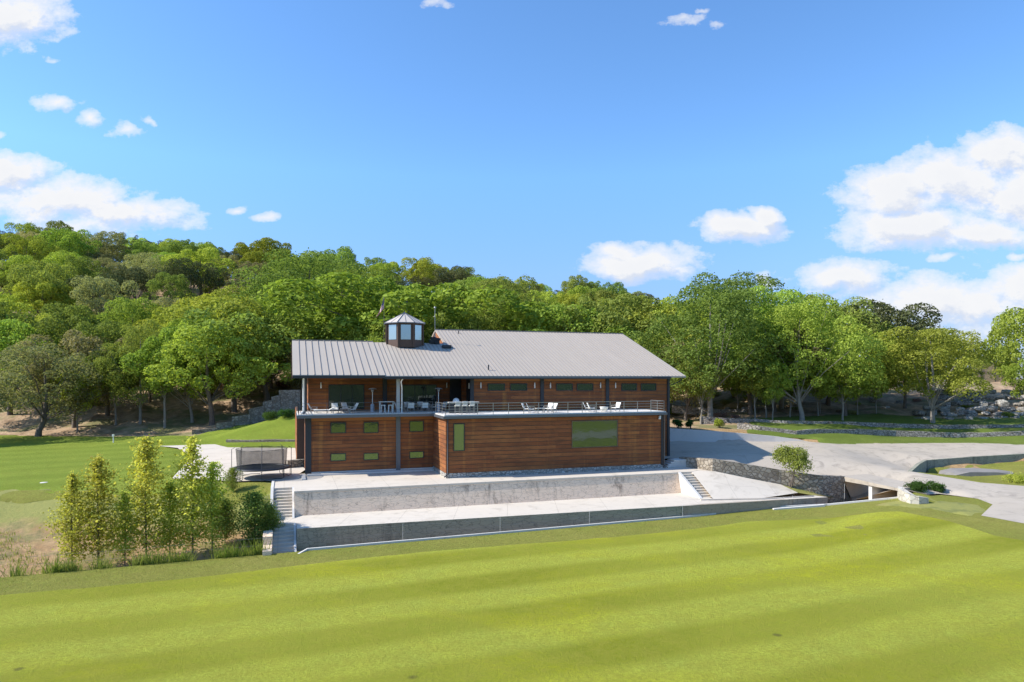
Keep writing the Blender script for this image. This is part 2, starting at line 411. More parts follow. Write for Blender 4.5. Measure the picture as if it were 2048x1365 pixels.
def cloud_field(du, dv, det):
    uu = math_(nt, 'ADD', U, du); vv = math_(nt, 'ADD', V, dv)
    cb = nt.nodes.new('ShaderNodeCombineXYZ'); nt.links.new(uu, cb.inputs[0]); nt.links.new(vv, cb.inputs[1])
    wn = N(nt, 'ShaderNodeTexNoise', Scale=11, Detail=4, Roughness=.55); nt.links.new(cb.outputs[0], wn.inputs['Vector'])
    ws = nt.nodes.new('ShaderNodeVectorMath'); ws.operation = 'MULTIPLY_ADD'
    nt.links.new(wn.outputs['Color'], ws.inputs[0]); ws.inputs[1].default_value = (.075, .05, 0); 
    nt.links.new(cb.outputs[0], ws.inputs[2])
    acc = None
    for px, py, rx, ry, w in CL:
        sb = nt.nodes.new('ShaderNodeVectorMath'); sb.operation = 'SUBTRACT'; nt.links.new(ws.outputs[0], sb.inputs[0])
        sb.inputs[1].default_value = ((px-1024)/F+.0375, (HY-py)/F+.025, .5*0)
        ml = nt.nodes.new('ShaderNodeVectorMath'); ml.operation = 'MULTIPLY'; nt.links.new(sb.outputs[0], ml.inputs[0])
        ml.inputs[1].default_value = (F/rx, F/ry, 0)
        ln = nt.nodes.new('ShaderNodeVectorMath'); ln.operation = 'LENGTH'; nt.links.new(ml.outputs[0], ln.inputs[0])
        k = math_(nt, 'MULTIPLY_ADD', ln.outputs['Value'], -w, w*(1 if w > .94 else .72))
        if acc is None: acc = k
        else:
            sm_ = nt.nodes.new('ShaderNodeMath'); sm_.operation = 'SMOOTH_MAX'
            nt.links.new(acc, sm_.inputs[0]); nt.links.new(k, sm_.inputs[1]); sm_.inputs[2].default_value = .12; acc = sm_.outputs[0]
    fb = N(nt, 'ShaderNodeTexNoise', Scale=19, Detail=det, Roughness=.66); 
    st_ = nt.nodes.new('ShaderNodeVectorMath'); st_.operation = 'MULTIPLY'; nt.links.new(cb.outputs[0], st_.inputs[0]); st_.inputs[1].default_value = (1, 1.5, 1)
    nt.links.new(st_.outputs[0], fb.inputs['Vector'])
    return math_(nt, 'MULTIPLY_ADD', math_(nt, 'SUBTRACT', fb.outputs['Fac'], .5), 1.5, acc)
D0 = cloud_field(0.0, 0.0, 8); D1 = cloud_field(-.010, .014, 5)
mask = ramp(nt, D0, [(-.10, 0.0), (.16, .42), (.62, 1.0)])
front = math_(nt, 'GREATER_THAN', sp.outputs[1], .06)
mask = math_(nt, 'MULTIPLY', mask, front)
lit = ramp(nt, math_(nt, 'SUBTRACT', D1, D0), [(-.0, 1.0), (.34, 0.0)])
thick = ramp(nt, D0, [(.25, 0.0), (1.0, 1.0)])
cc = mix(nt, lit, (.72, .79, .93), (.98, .985, 1.0))
cc = mix(nt, math_(nt, 'MULTIPLY', thick, .25), cc, (.74, .79, .90))
bc = N(nt, 'ShaderNodeBackground', Strength=.62); nt.links.new(cc, bc.inputs[0])
mx = nt.nodes.new('ShaderNodeMixShader'); nt.links.new(mask, mx.inputs[0]); nt.links.new(bg.outputs[0], mx.inputs[1]); nt.links.new(bc.outputs[0], mx.inputs[2])
wo = nt.nodes.new('ShaderNodeOutputWorld'); nt.links.new(mx.outputs[0], wo.inputs[0])
S.view_settings.view_transform = 'Standard'; S.view_settings.look = 'None'; S.view_settings.exposure = 0.65; S.view_settings.gamma = 1

# ------------------------------------------------------------------ terrain heights
def edge_pt(x, off=0.0, z=-2.9):       # the far edge of the front lawn; off = metres beyond
    return (x-.358*off, 52.85+.383*x+.934*off, z)
EDGE_X = [-110, -60, -31, -22, -15, -8, 0, 8, 16, 23]
def ez(x): return -2.9 + max(0, (x-16))*.03
cp = []
def add(p): cp.append((p[0], p[1], p[2]))
for x in EDGE_X: add(edge_pt(x, 0, ez(x)))
E2 = [W(1655, 1012, -2.5), W(1797, 998, -1.65)]
for p in E2: add(p)
for x, y, z in ((-160,-60,-3.2),(160,-60,-.5),(0,-60,-2.6),(-60,10,-3.2),(0,20,-2.75),(30,25,-2.5),(60,30,-1.6),(120,20,-.6),(20,45,-2.75),(40,50,-2.0),(-15,35,-2.9),(-160,-10,-3.2)): add((x,y,z))
# ditch bottom
for x in (-110, -60, -31, -22, -17): add(edge_pt(x, .7, -4.0)); add(edge_pt(x, 3.2, -4.3))
for x in (-12, -8, 0, 8, 16, 23, 27): add(edge_pt(x, .45, -3.5 if x < 20 else -3.2))
for x in (-12, -8, 0, 8, 16): add(edge_pt(x, 2.4, -3.5))
for px in (1600, 1650, 1690, 1740, 1780): add(W(px, 1004, -3.1)); 
# left bank
for px, py, z in ((0,1060,-2.7),(150,1060,-2.8),(300,1060,-2.8),(420,1060,-2.8),(510,1050,-2.4),(0,1015,-1.6),(200,1018,-1.6),(400,1022,-1.6),(500,1015,-1.1),(540,1012,-.8),
                  (0,978,-.55),(200,980,-.55),(400,978,-.4),(540,972,-.05)): add(W(px, py, z))
for x in (-160, -90): add((x, 55, -2.5)); add((x, 64, -.5)); 
# left lawn, trampoline yard
for px, py, z in ((0,930,-.2),(200,930,-.1),(0,900,-.1),(150,900,0),(300,900,.1),(345,956,0),(320,893,.15),(430,889,.2),(456,896,.1),(592,897,.1),(470,962,0),(552,962,0),(612,945,0),(0,868,.1),(150,869,.2),(300,870,.3),(400,880,.4),(480,850,1.6),(540,840,2.4),(590,826,4.0),(384,868,.8)): add(W(px, py, z))
add((-160, 90, 0)); add((-160, 112, .3))
for px, z0_, z1_ in ((452,.12,.45),(520,.1,.55),(600,.1,.7),(660,.1,.7)):
    add((*WD(px,91.6),z0_)); add((*WD(px,92.4),z1_))
for X, Y, z in ((3,62,-.6),(12,63,-.6),(24,60,-.6),(34,60,-.6),(3,56,-3),(14,55,-3),(30,55,-3),(20,70,-.5),(10,75,0),(33,78,.3),(2,92,.4),(20,92,1.2),(36,92,1.2),(20,100,2.2)): add(L(X, Y, z))
# right: driveway, wall line, culvert
DRV = [(1341,917,.8),(1428,919,1.12),(1490,929,.62),(1560,941,.0),(1640,952,-.5),(1683,953,-.7)]
for p in DRV: add(W(*p))
for px, py, z in ((1372,943,-.4),(1430,945,-.4),(1490,957.5,-.9),(1556,970.5,-1.6),(1605,984,-2.4),(1640,991,-3.0),(1672,997,-3.1)): add(W(px, py, z))
for X in (-.5, 8, 16, 24, 32, 36, 37.5): add(L(X, 57.2, -3)); add(L(X, 58.0, -.6))
add(W(1425,997,-2.5)); add(W(1525,996,-2.6)); add(W(1590,987,-2.6))
for X, Y, z in ((36,62.5,.66),(38.8,62.2,.7),(38,66.6,.32),(39.9,66.6,.32),(40.2,80,.4),(46,66,.6)): add(L(X,Y,z))
for px, py, z in ((1342,884,.5),(1500,887,.5),(1640,889,.4),(1830,887,.3),(2048,890,.25),(1700,920,.1),(1885,914,-.35),(1800,960,-.75),(1823,944,-.65),(1960,966,-1.0),(2048,973,-1.15),
                  (1797,978,-.95),(1855,990,-1.4),(1900,991,-1.6),(1985,1010,-1.75),(1962,1032,-1.9),(2048,1048,-1.9),(2048,1000,-1.5)): add(W(px, py, z))
for px, py, z in ((2400,1010,-1.4),(2400,960,-1.3)): add(W(px, py, z))
_g = ((1858,78.9,-1.8,-.45),(1940,80.1,-1.5,-.2),(2048,81.4,-1.05,0),(2300,83.9,-.8,.1),(2500,86,-.8,.1))
for (pa, da, a0, a1), (pb, db, b0, b1) in zip(_g, _g[1:]):
    for k in (0,.2,.4,.6,.8): add((*WD(pa+(pb-pa)*k, da+(db-da)*k-.6), a0+(b0-a0)*k)); add((*WD(pa+(pb-pa)*k, da+(db-da)*k+.4), a1+(b1-a1)*k))
for px, d, z0_, z1_ in ((1858,78.9,-1.8,-.45),(1940,80.1,-1.5,-.2),(2048,81.4,-1.05,0),(2300,83.9,-.8,.1),(2500,86,-.8,.1)):
    add((*WD(px,d-.6),z0_)); add((*WD(px,d+.4),z1_))
for px, py, z in ((1880,952,-1.9),(1960,955,-1.7),(2048,955,-1.5)): add(W(px, py, z))
for px, py, z in ((1802,1003,-1.62),(1830,1004,-1.6),(1860,1003,-1.6),(1890,1000,-1.6),(1832,986,-1.15),(1872,989,-1.35)): add(W(px, py, z))
# right terraces behind the driveway
for px, za_, zb_ in ((1335,.45,2.1),(1420,.45,1.9),(1500,.45,1.6),(1550,.45,1.2),(1600,.45,.85)): add((*WD(px,91.9),za_)); add((*WD(px,92.6),zb_))
for px, py, z in ((1640,884,.8),(1792,874,.75),(1917,878,.6),(2048,886,.5),(2400,890,.5)): add(W(px, py, z))
for px, py, z in ((1476,850,2.2),(1560,862,1.7),(1640,862,1.65),(1774,856,1.7),(1891,860,1.5),(2048,868,1.3),(2400,872,1.3)): add(W(px, py, z))
CREST = [(-.95,54),(-.75,52),(-.55,49),(-.4,46),(-.25,42),(-.1,38),(.05,33),(.15,29.5),(.25,24),(.33,18),(.4,13),(.5,9.5),(.6,8.4),(.75,8.2),(.95,8.2)]
def crest(t):
    for (a, za), (b, zb) in zip(CREST, CREST[1:]):
        if t <= b: k = max(0, (t-a)/(b-a)); return za+(zb-za)*k
    return CREST[-1][1]
for t, _ in CREST:
    if t < .3:
        for y, s in ((118,.045),(140,.18),(180,.52),(220,.87),(250,1.0),(300,1.0),(420,.9)): add((t*y, y, crest(t)*s+(.5 if y < 130 else 0)))
    else:
        for y, z in ((104,2.6),(116,4.0),(128,6.0),(142,8.0),(180,None),(250,None),(420,None)): add((t*y, y, crest(t)*(1 if y < 300 else .8) if z is None else z))
for sx in (-1, 1):
    for y in (-60, 420): add((sx*520, y, 8 if sx > 0 else (0 if y < 0 else 20)))
    add((sx*520, 150, 8 if sx > 0 else 25))
add((0, 520, 20)); add((-520, 520, 20)); add((520, 520, 8))
BREAK = [[edge_pt(x, 0, ez(x)) for x in EDGE_X]+[tuple(p) for p in E2]]
def cdt(pts, edges, faces=None, otype=0):
    vs = [Vector((p[0], p[1])) for p in pts]
    ov, oe, of, orv, ore, orf = delaunay_2d_cdt(vs, edges, faces or [], otype, 1e-4)
    return ov, of, orv
bpts = list(cp); bed = []
def find(p):
    for i, q in enumerate(bpts):
        if abs(q[0]-p[0])+abs(q[1]-p[1]) < 1e-6: return i
    bpts.append(p); return len(bpts)-1
for bl in BREAK+[[tuple(W(*p)) for p in DRV]]:
    ids = [find(p) for p in bl]; bed += list(zip(ids, ids[1:]))
ov, of, orv = cdt(bpts, bed)
zz = [bpts[o[0]][2] if o else 0 for o in orv]
BV = BVHTree.FromPolygons([Vector((v.x, v.y, z)) for v, z in zip(ov, zz)], [tuple(f) for f in of])
def H(x, y):
    h = BV.ray_cast(Vector((x, y, 500)), Vector((0, 0, -1)))
    return h[0].z if h[0] else 0.0

def hn(x, y):
    return (math.sin(x*.9+y*.4)+math.sin(x*.37-y*.8+1.3)+math.sin(x*1.7+y*1.3+.7)*.5)/2.5
def inside(p, poly):
    x, y = p; c = False; j = len(poly)-1
    for i in range(len(poly)):
        xi, yi = poly[i][:2]; xj, yj = poly[j][:2]
        if (yi > y) != (yj > y) and x < (xj-xi)*(y-yi)/(yj-yi)+xi: c = not c
        j = i
    return c
# ground sheet
def off_line(P, o):
    out = []
    for i, p in enumerate(P):
        d = Vector(P[min(i+1, len(P)-1)])-Vector(P[max(i-1, 0)]); d = Vector((d.x, d.y)).normalized()
        out.append((p[0]-d.y*o, p[1]+d.x*o))
    return out
DW = [tuple(W(*p)[:2]) for p in DRV]
_a, _b = W(1683,953,-.7), W(1797,978,-.95)
_d = Vector((_b.x-_a.x, _b.y-_a.y)).normalized(); _n = Vector((-_d.y, _d.x)); _n = _n if _n.x > 0 else -_n
dv = [tuple(W(*p)[:2]) for p in DRV]
GW_ = [(px, None, d) for px, d in ((1853,79.2),(1940,80.5),(2048,81.8),(2300,84.3))]
def W2(p): return WD(p[0], p[2]) if p[1] is None else tuple(W(*p)[:2])
dv = [tuple(L(36.12, 67)[:2]), tuple(L(36.12, 62.22)[:2]), tuple(L(38.8, 62.1)[:2])]+dv[1:]+[W2(p) for p in ((1797,978,-.95),(1855,990,-1.4),(1900,991,-1.6),(1955,1000,-1.7),(1985,1010,-1.75),(1962,1032,-1.9),(2048,1048,-1.9),(2400,1120,-1.8),(2400,985,-1.4),(2048,973,-1.15),(1960,966,-1.0),(1823,944,-.65),*GW_,(2300,893,.2),(2048,890,.25),(1830,887,.3),(1640,889,.4),(1634,888.5,.42))]+[WD(1600,91.7),WD(1500,91.9),WD(1342,91.9)]+[tuple(L(36.2, 84)[:2])]
CAP = [edge_pt(x, .3)[:2] for x in (-16.2, -8, 0, 8, 16, 23)]+[(E2[0].x-.05, E2[0].y+.3), (E2[1].x-.4, E2[1].y+.3), (_b.x, _b.y), (_b.x+_n.x*5.5, _b.y+_n.y*5.5), (_a.x+_n.x*5.5, _a.y+_n.y*5.5)]
CAP += list(reversed(off_line(DW, .2)))[:-1]+[tuple(L(38.8,62.0)[:2]), tuple(L(36,62.4)[:2]), tuple(L(36,58.4)[:2]), tuple(L(-1.3,58.4)[:2]), tuple(L(-1.3,49.5)[:2])]
gp = []
def grid(x0, x1, y0, y1, st, keep=lambda x, y: True):
    y = y0
    while y <= y1:
        x = x0
        while x <= x1:
            if keep(x, y): gp.append((x+rnd.uniform(-.2,.2)*st, y+rnd.uniform(-.2,.2)*st))
            x += st
        y += st
near = lambda x, y: -75 < x < 75 and 36 < y < 125
grid(-74, 74, 37, 124, 1.6)
grid(-300, 300, -40, 420, 7, lambda x, y: not near(x, y))
gp += [(-1500, -300), (1500, -300), (1500, 1500), (-1500, 1500), (0, 1500), (-1500, 400), (1500, 400), (-700, 0), (700, 0), (-700, 500), (700, 500)]
gpts = [(x, y) for x, y in gp]; ged = []
for x in np.arange(-110, 28, 2.0):
    pass
k0 = len(gpts); line0 = [edge_pt(x, .02, 0)[:2] for x in np.arange(-80, 28, 2.0)]; gpts += line0; ged += [(k0+i, k0+i+1) for i in range(len(line0)-1)]
k0 = len(gpts); line1 = [edge_pt(x, .5, 0)[:2] for x in np.arange(-80, 28, 2.0)]; gpts += line1; ged += [(k0+i, k0+i+1) for i in range(len(line1)-1)]
for o_ in (.08, .32):
    k0 = len(gpts); ln_ = off_line(DW[1:], o_); gpts += ln_; ged += [(k0+i, k0+i+1) for i in range(len(ln_)-1)]
for yy in (58.2, 58.6):
    k0 = len(gpts); gpts += [tuple(L(x, yy)[:2]) for x in (-1.2, 5, 12, 20, 28, 35.9)]; ged += [(k0+i, k0+i+1) for i in range(5)]
for xx in (-1.22, -1.38):
    k0 = len(gpts); gpts += [tuple(L(xx, y)[:2]) for y in (50, 52, 54, 56, 57.9, 60)]; ged += [(k0+i, k0+i+1) for i in range(5)]
ov, of, _ = cdt([(p[0], p[1]) for p in gpts], ged)
gv = []
for v in ov:
    far_ = abs(v.x) > 500 or v.y > 500 or v.y < -60
    z = (8 if v.y < 600 else 5) if far_ and v.y > 0 else (-3 if far_ else H(v.x, v.y))
    hill = v.y > 112
    creek = v.x < -14 and 42 < v.y < 62
    z += -.12 + (hn(v.x, v.y)*.5 if hill and not far_ else 0) + (hn(v.x*1.9, v.y*1.9)*.08+.03 if creek else 0)
    if inside((v.x, v.y), CAP): z = min(z, -3.15)
    elif v.y < 120 and inside((v.x, v.y), dv): z = min(z-.3, 0.0) if v.y > 82 else z-.3
    gv.append((v.x, v.y, z))
me = bpy.data.meshes.new('ground'); me.from_pydata(gv, [], [tuple(f) for f in of]); me.materials.append(MATS['soil'])
me.polygons.foreach_set('use_smooth', [True]*len(me.polygons))
g = bpy.data.objects.new('ground', me); COL.objects.link(g); tag(g, kind='structure')

def HS_(x, y, r):
    h0 = H(x, y)
    if not r: return h0
    # average over a ring, leaving out samples that fall over a wall
    a = [h0, h0]
    for k in range(8):
        h = H(x+r*math.cos(k*.785), y+r*math.sin(k*.785))
        if abs(h-h0) < .6: a.append(h)
        else: a.append(h0)
    return max(h0, sum(a)/len(a))
def drape(name, poly, mat, off, step=1.5, jit=0.0, kind='structure', seg=1.2, smooth=0, taper=None):
    P = []
    n = len(poly)
    for i in range(n):
        a = Vector(poly[i][:2]); b_ = Vector(poly[(i+1) % n][:2]); d = (b_-a).length; m_ = max(1, int(d/seg))
        nrm = Vector((-(b_-a).y, (b_-a).x)).normalized() if d > 0 else Vector((0, 0))
        for k in range(m_):
            q = a.lerp(b_, k/m_)
            if k and jit: q = q+nrm*rnd.uniform(-jit, jit)
            P.append((q.x, q.y))
    nb = len(P); xs = [p[0] for p in P]; ys = [p[1] for p in P]
    poly2 = list(P)
    y = min(ys)
    while y < max(ys):
        x = min(xs)
        while x < max(xs):
            q = (x+rnd.uniform(-.15,.15)*step, y+rnd.uniform(-.15,.15)*step)
            if inside(q, poly2): P.append(q)
            x += step
        y += step
    bset = {(round(p[0], 3), round(p[1], 3)) for p in P[:nb]}
    ov, of, _ = cdt(P, [], [list(range(nb))], 1)
    me = bpy.data.meshes.new(name)
    me.from_pydata([(v.x, v.y, (HS_(v.x, v.y, smooth)+off if taper is None or (round(v.x, 3), round(v.y, 3)) not in bset else H(v.x, v.y)+taper)) for v in ov], [], [tuple(f) for f in of])
    me.update()
    if len(me.polygons) and me.polygons[0].normal.z < 0: me.flip_normals()
    me.polygons.foreach_set('use_smooth', [True]*len(me.polygons))
    me.materials.append(MATS[mat])
    o = bpy.data.objects.new(name, me); COL.objects.link(o); o['kind'] = kind
    return o
# front rough band + mown lawn
rb = [edge_pt(-78, 0)[:2]]+[edge_pt(x, 0)[:2] for x in EDGE_X[2:]]+[tuple(p[:2]) for p in E2]+[tuple(W(1830,1001,-1.85)[:2]), tuple(W(1862,1000,-1.75)[:2]), tuple(W(1900,992,-1.6)[:2]), tuple(W(1955,1000,-1.7)[:2]), tuple(W(1985,1010,-1.75)[:2]), tuple(W(1962,1032,-1.9)[:2]), tuple(W(2048,1048,-1.9)[:2]), (75, 38), (75, 8), (-78, 8)]
drape('rough_grass', rb, 'rough_grass', .02, 2.0)
lw = [(-77,9),(-77,edge_pt(-77,-4)[1])]+[edge_pt(x, -3.9-.5*math.sin(x*.2))[:2] for x in range(-70, 22, 4)]+[tuple(W(1700,1038,-2.5)[:2]), tuple(W(1800,1035,-2.3)[:2]), tuple(W(1900,1046,-2.1)[:2]), tuple(W(1990,1068,-2.0)[:2]), tuple(W(2048,1078,-2.0)[:2]), (74, 30), (74, 9)]
drape('lawn', lw, 'lawn', .06, 2.0, .1)
drape('near_lawn', [(-77,9.0),(74,9.0),(74,-30),(-77,-30)], 'lawn', .06, 6)
# dirt patch by the drive
drape('bare_earth', [tuple(W(*p)[:2]) for p in ((1740,1014,-2.1),(1830,1002,-1.8),(1960,1012,-1.8),(1975,1024,-1.8),(1950,1034,-1.9),(1860,1022,-1.9),(1770,1022,-2.2))], 'soil', .05, .8, .35, taper=.0)
# left lawn
ll = [W(*p)[:2] for p in ((-420,978,-.55),(0,980,-.55),(200,982,-.55),(400,984,-.45),(470,966,0),(345,956,0),(387,912,.1),(355,897,.12),(330,893,.15),(430,889,.2),(456,895.5,.12),(592,896.5,.1))]
ll += [tuple(W(*p)[:2]) for p in ((640,897,.1),(640,826,4.0),(592,826,4.0),(540,842,2.4),(480,852,1.6),(384,870,.8),(300,873,.3),(150,872,.2),(0,870,.1),(-420,866,.1))]
drape('lawn', [tuple(p) for p in ll], 'green_lawn', .03, 1.3, .15, taper=-.09)
# concrete yard on the left
pad = [(318,893,.15),(430,889.5,.2),(456,896,.1),(592,897,.1),(592,925,.05),(612,940,0),(575,964,0),(552,963,0),(470,963,0),(345,957,0),(385,912,.1),(355,897,.12)]
drape('yard_slab', [tuple(W(*p)[:2]) for p in pad], 'concrete', .05, 1.5)
# bank grass on left top
drape('bank_grass', [tuple(W(*p)[:2]) for p in ((-420,976,-.5),(0,978,-.55),(200,979,-.55),(400,977,-.45),(470,963,0),(552,963,0),(552,985,-.4),(520,992,-.6),(440,1000,-.9),(330,1000,-1.1),(200,1003,-1.2),(100,998,-1.1),(0,1003,-1.2),(-420,1003,-1.2))], 'rough_grass', -.02, .8, .3, seg=.6, taper=-.10)
# driveway
drape('driveway', dv, 'drive_concrete', .04, 1.6, smooth=2.2, taper=.03)
# right grass terraces
tg = [(1495,None,93),(1593,None,93),(1634,None,92),(1640,889.5,.45),(1830,888,.35),(2048,891,.3),(2400,893,.25),(2400,800,5),(2048,830,3.2),(1900,832,3.2),(1750,836,2.6),(1600,838,2.6),(1500,842,2.4)]
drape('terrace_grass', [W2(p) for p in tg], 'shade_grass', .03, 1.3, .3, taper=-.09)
drape('ditch_grass', [W2(p) for p in ((1823,945,-.65),(1858,None,78.7),(1940,None,79.9),(2048,None,81.2),(2300,None,83.7),(2400,980,-1.4),(2048,972,-1.15),(1960,965,-1.0))], 'rough_grass', .02, 1.0, .1, taper=-.09)
# far right hill plateau behind the fence stays bare ground

# ------------------------------------------------------------------ terraces, stairs, walls (building axes)
def local(name, loc=(0,0,0)):
    o = bpy.data.objects.new(name, None); return o
def put(o, label=None, cat=None, kind=None, group=None):   # object built in building axes
    o.rotation_euler = (0, 0, A); tag(o, label, cat, group, kind); return o
YU = 57.65
LTL = (0.55, 52.35); LTR = (32.3, 51.3)
b_ = MB()
b_.prism([(-1.25,63.9,0),(-1.25,59.75,0),(.42,59.75,0),(.42,YU,0),(35.75,YU,0),(37.2,YU,0),(38.6,58.4,0),(39.0,62.0,0),(36.1,62.2,0),(36.1,68,0),(-1.25,68,0)], -.35)
put(b_.build('upper_terrace', 'concrete'), kind='structure')
b_ = MB(); b_.add([(.44,YU-.55,-1.9),(35.7,YU-.55,-1.9),(35.7,YU,-.17),(.44,YU,-.17),(.44,YU+.3,-1.9),(35.7,YU+.3,-1.9),(35.7,YU+.3,-.17),(.44,YU+.3,-.17)], [(0,1,2,3),(0,3,7,4),(1,5,6,2)], 0); b_.box(.40, 35.74, YU-.03, YU+.3, -.17, -.006, 1)
put(b_.build('retaining_wall', ['upper_wall', 'concrete']), 'long pale stained retaining wall below the house, holding the upper terrace', 'retaining wall')
# lower terrace slab: widens into the ramp strip on the right
ltz = -1.9
far = W(1588,991,-1.95); fr2 = W(1655,991,-2.0)
b_ = MB()
poly = [L(-1.2,56.4,ltz), L(-1.2,54.3,ltz), L(LTL[0],54.3,ltz), L(*LTL,ltz), L(*LTR,ltz), W(1500,1003.5,ltz), W(1590,998,-1.93), W(1655,994.5,-1.98), W(1630,991.5,-1.98), W(1525,996.5,-1.92), W(1426,998,ltz), L(37.2,YU,ltz), L(.4,YU,ltz), L(.4,56.4,ltz)]
b_.prism(poly, -2.25); b_.build('lower_terrace', 'concrete')['kind'] = 'structure'
def wall_poly(name, tops, bots, th, mats, label, cat='retaining wall', cap=None, side=1, group=None):
    """vertical wall following world points (x,y,ztop) with zbottoms; th thickness to the left of travel * side"""
    b_ = MB(); n = len(tops); T = [Vector(t) for t in tops]; off = []
    for i in range(n):
        d = (T[min(i+1, n-1)]-T[max(i-1, 0)]); d.z = 0; d.normalize(); off.append(Vector((-d.y, d.x, 0))*th*side)
    for i in range(n-1):
        a, c = T[i], T[i+1]; a2, c2 = a+off[i], c+off[i+1]
        za, zb = bots[i], bots[i+1]
        pts = [a, c, c2, a2]; lo = [Vector((a.x,a.y,za)), Vector((c.x,c.y,zb)), Vector((c2.x,c2.y,zb)), Vector((a2.x,a2.y,za))]
        b_.add(pts, [(0,1,2,3)], 1 if cap else 0)
        b_.add([lo[0],lo[1],pts[1],pts[0]], [(0,1,2,3)], 0); b_.add([lo[3],lo[2],pts[2],pts[3]], [(3,2,1,0)], 0)
        if i == 0: b_.add([lo[0],lo[3],pts[3],pts[0]], [(3,2,1,0)], 0)
        if i == n-2: b_.add([lo[1],lo[2],pts[2],pts[1]], [(0,1,2,3)], 0)
    o = b_.build(name, mats if isinstance(mats, list) else [mats, cap or mats])
    tag(o, label, cat, group); return o
wall_poly('retaining_wall', [L(LTL[0],LTL[1]-.02,-1.905), L(*[LTR[0],LTR[1]-.02],-1.905)], [-4,-4], .28, ['lower_wall','concrete'], 'long dark grey retaining wall of the lower terrace behind the lawn kerb')
wall_poly('retaining_wall', [L(LTR[0],LTR[1]-.02,-1.905), W(1500,1004,-1.905), W(1590,998.4,-1.935), W(1655,994.9,-1.985)], [-4,-4,-4,-4], .28, ['brown_wall','white_concrete'], 'brown stained low retaining wall leading to the culvert')
# lower kerb (strip footing lip on the lower terrace)
wall_poly('drain_lip', [W(1402,999,-1.80), W(1525,997.5,-1.83), W(1628,991.8,-1.88)], [-2.0,-2.0,-2.1], .12, 'concrete', 'thin raised concrete lip along the foot of the sloping ramp', 'kerb')
# kerb at the lawn edge
kt = [Vector(edge_pt(x, .02, ez(x)+.16)) for x in (-14.2, -8, 0, 8, 16, 23)]
kt = [kt[0]+Vector((-.35,-.9,-.15))]+kt+[E2[0]+Vector((0,.05,.15)), E2[1]+Vector((0,.05,.15))]
wall_poly('kerb', kt, [k.z-.9 for k in kt], .17, 'white_concrete', 'long thin pale concrete kerb along the far edge of the lawn', 'kerb')
# inner ditch floor
def flight(name, X0, X1, Ya, Yb, za, zb, n, label, cheeks=()):
    root = empty(name, L((X0+X1)/2, Yb, zb), A, label, 'stairs')
    cx, cy = (X0+X1)/2, Yb; b_ = MB(); dy = (Ya-Yb)/n; dz = (za-zb)/n
    for i in range(n):
        y1 = Ya-cy-i*dy; y0 = y1-dy; zt = za-zb-(i+.0)*dz-dz
        if i == n-1: zt = max(zt, .02)
        b_.box(X0-cx, X1-cx, y0, y1+.0, -.5, zt+.0, 0)
    b_.build('steps', ['concrete'], root, .012)
    for (c0, c1, top) in cheeks:
        c_ = MB(); y0, y1 = Yb-cy-.15, Ya-cy
        vs = [(c0-cx,y0,-.5),(c1-cx,y0,-.5),(c1-cx,y1,-.5),(c0-cx,y1,-.5),(c0-cx,y0,top),(c1-cx,y0,top),(c1-cx,y1,za-zb+top),(c0-cx,y1,za-zb+top)]
        c_.add(vs, [(0,3,2,1),(4,5,6,7),(0,1,5,4),(1,2,6,5),(2,3,7,6),(3,0,4,7)]); c_.build('cheek_wall', 'white_concrete', root)
    return root
flight('staircase', -1.18, .25, 59.75, 56.4, 0, -1.9, 10, 'upper flight of concrete steps at the left end of the long pale retaining wall', ((.25,.42,.02),))
flight('staircase', -1.1, .35, 54.3, 51.3, -1.9, -3.5, 8, 'lower flight of concrete steps at the left end of the dark lower retaining wall', ((.35,.52,.02),))
flight('staircase', 35.98, 37.2, YU, 54.1, 0, -1.9, 10, 'concrete steps with white sloped side at the right end of the terraces', ((35.72,35.98,.03),))
# left side wall of the stairs
b_ = MB()
segs = [(63.9,.06),(59.75,.06),(57.9,-.9),(56.3,-1.85),(54.3,-1.9),(53.0,-2.75)]
for (ya, za), (yb, zb) in zip(segs, segs[1:]):
    b_.prism([(-1.42,yb,zb),(-1.2,yb,zb),(-1.2,ya,za),(-1.42,ya,za)], -4.4)
put(b_.build('side_wall', 'white_concrete'), 'thin pale sloping wall along the outer left side of the steps', 'wall')
b_ = MB(); b_.box(-1.75,-1.11,51.0,53.0,-4.6,-2.05); b_.box(-1.7,-1.12,49.05,51.0,-4.6,-2.6)
put(b_.build('block_wall', 'upper_wall'), 'stepped concrete block wall at the foot of the left steps beside the lawn', 'wall')
# sloping concrete ramp right of the stairs
b_ = MB()
rp = [L(37.2,YU,-.02), L(39.0,61.6,-.02), W(1432,943.5,.0), W(1492,956,-.62), W(1562,969.5,-1.33), W(1596,986,-1.9), W(1525,996.5,-1.9), W(1426,998,-1.9)]
b_.add(rp, [(0,1,2),(0,2,7),(2,3,7),(3,6,7),(3,4,6),(4,5,6)], 0, True)
b_.add([L(37.2,YU,-.03), L(37.2,YU,-2.2), W(1426,998,-2.2), W(1426,998,-1.9)], [(0,1,2,3)])
b_.build('sloping_ramp', 'concrete')['kind'] = 'structure'
b_ = MB()
D4 = W(1640,952,-.5); D5 = W(1683,953,-.7)
eb = [W(1562,969.5,-1.35), Vector((D4.x,D4.y,-2.05)), Vector((D5.x-.6,D5.y,-2.75)), W(1668,995,-2.6), W(1630,991.5,-2.0), W(1596,986,-1.92)]
c0 = sum(eb, Vector())/len(eb)
for i in range(len(eb)): b_.add([eb[i], eb[(i+1)%len(eb)], c0], [(0,1,2)])
b_.build('earth_bank', 'soil')['kind'] = 'structure'
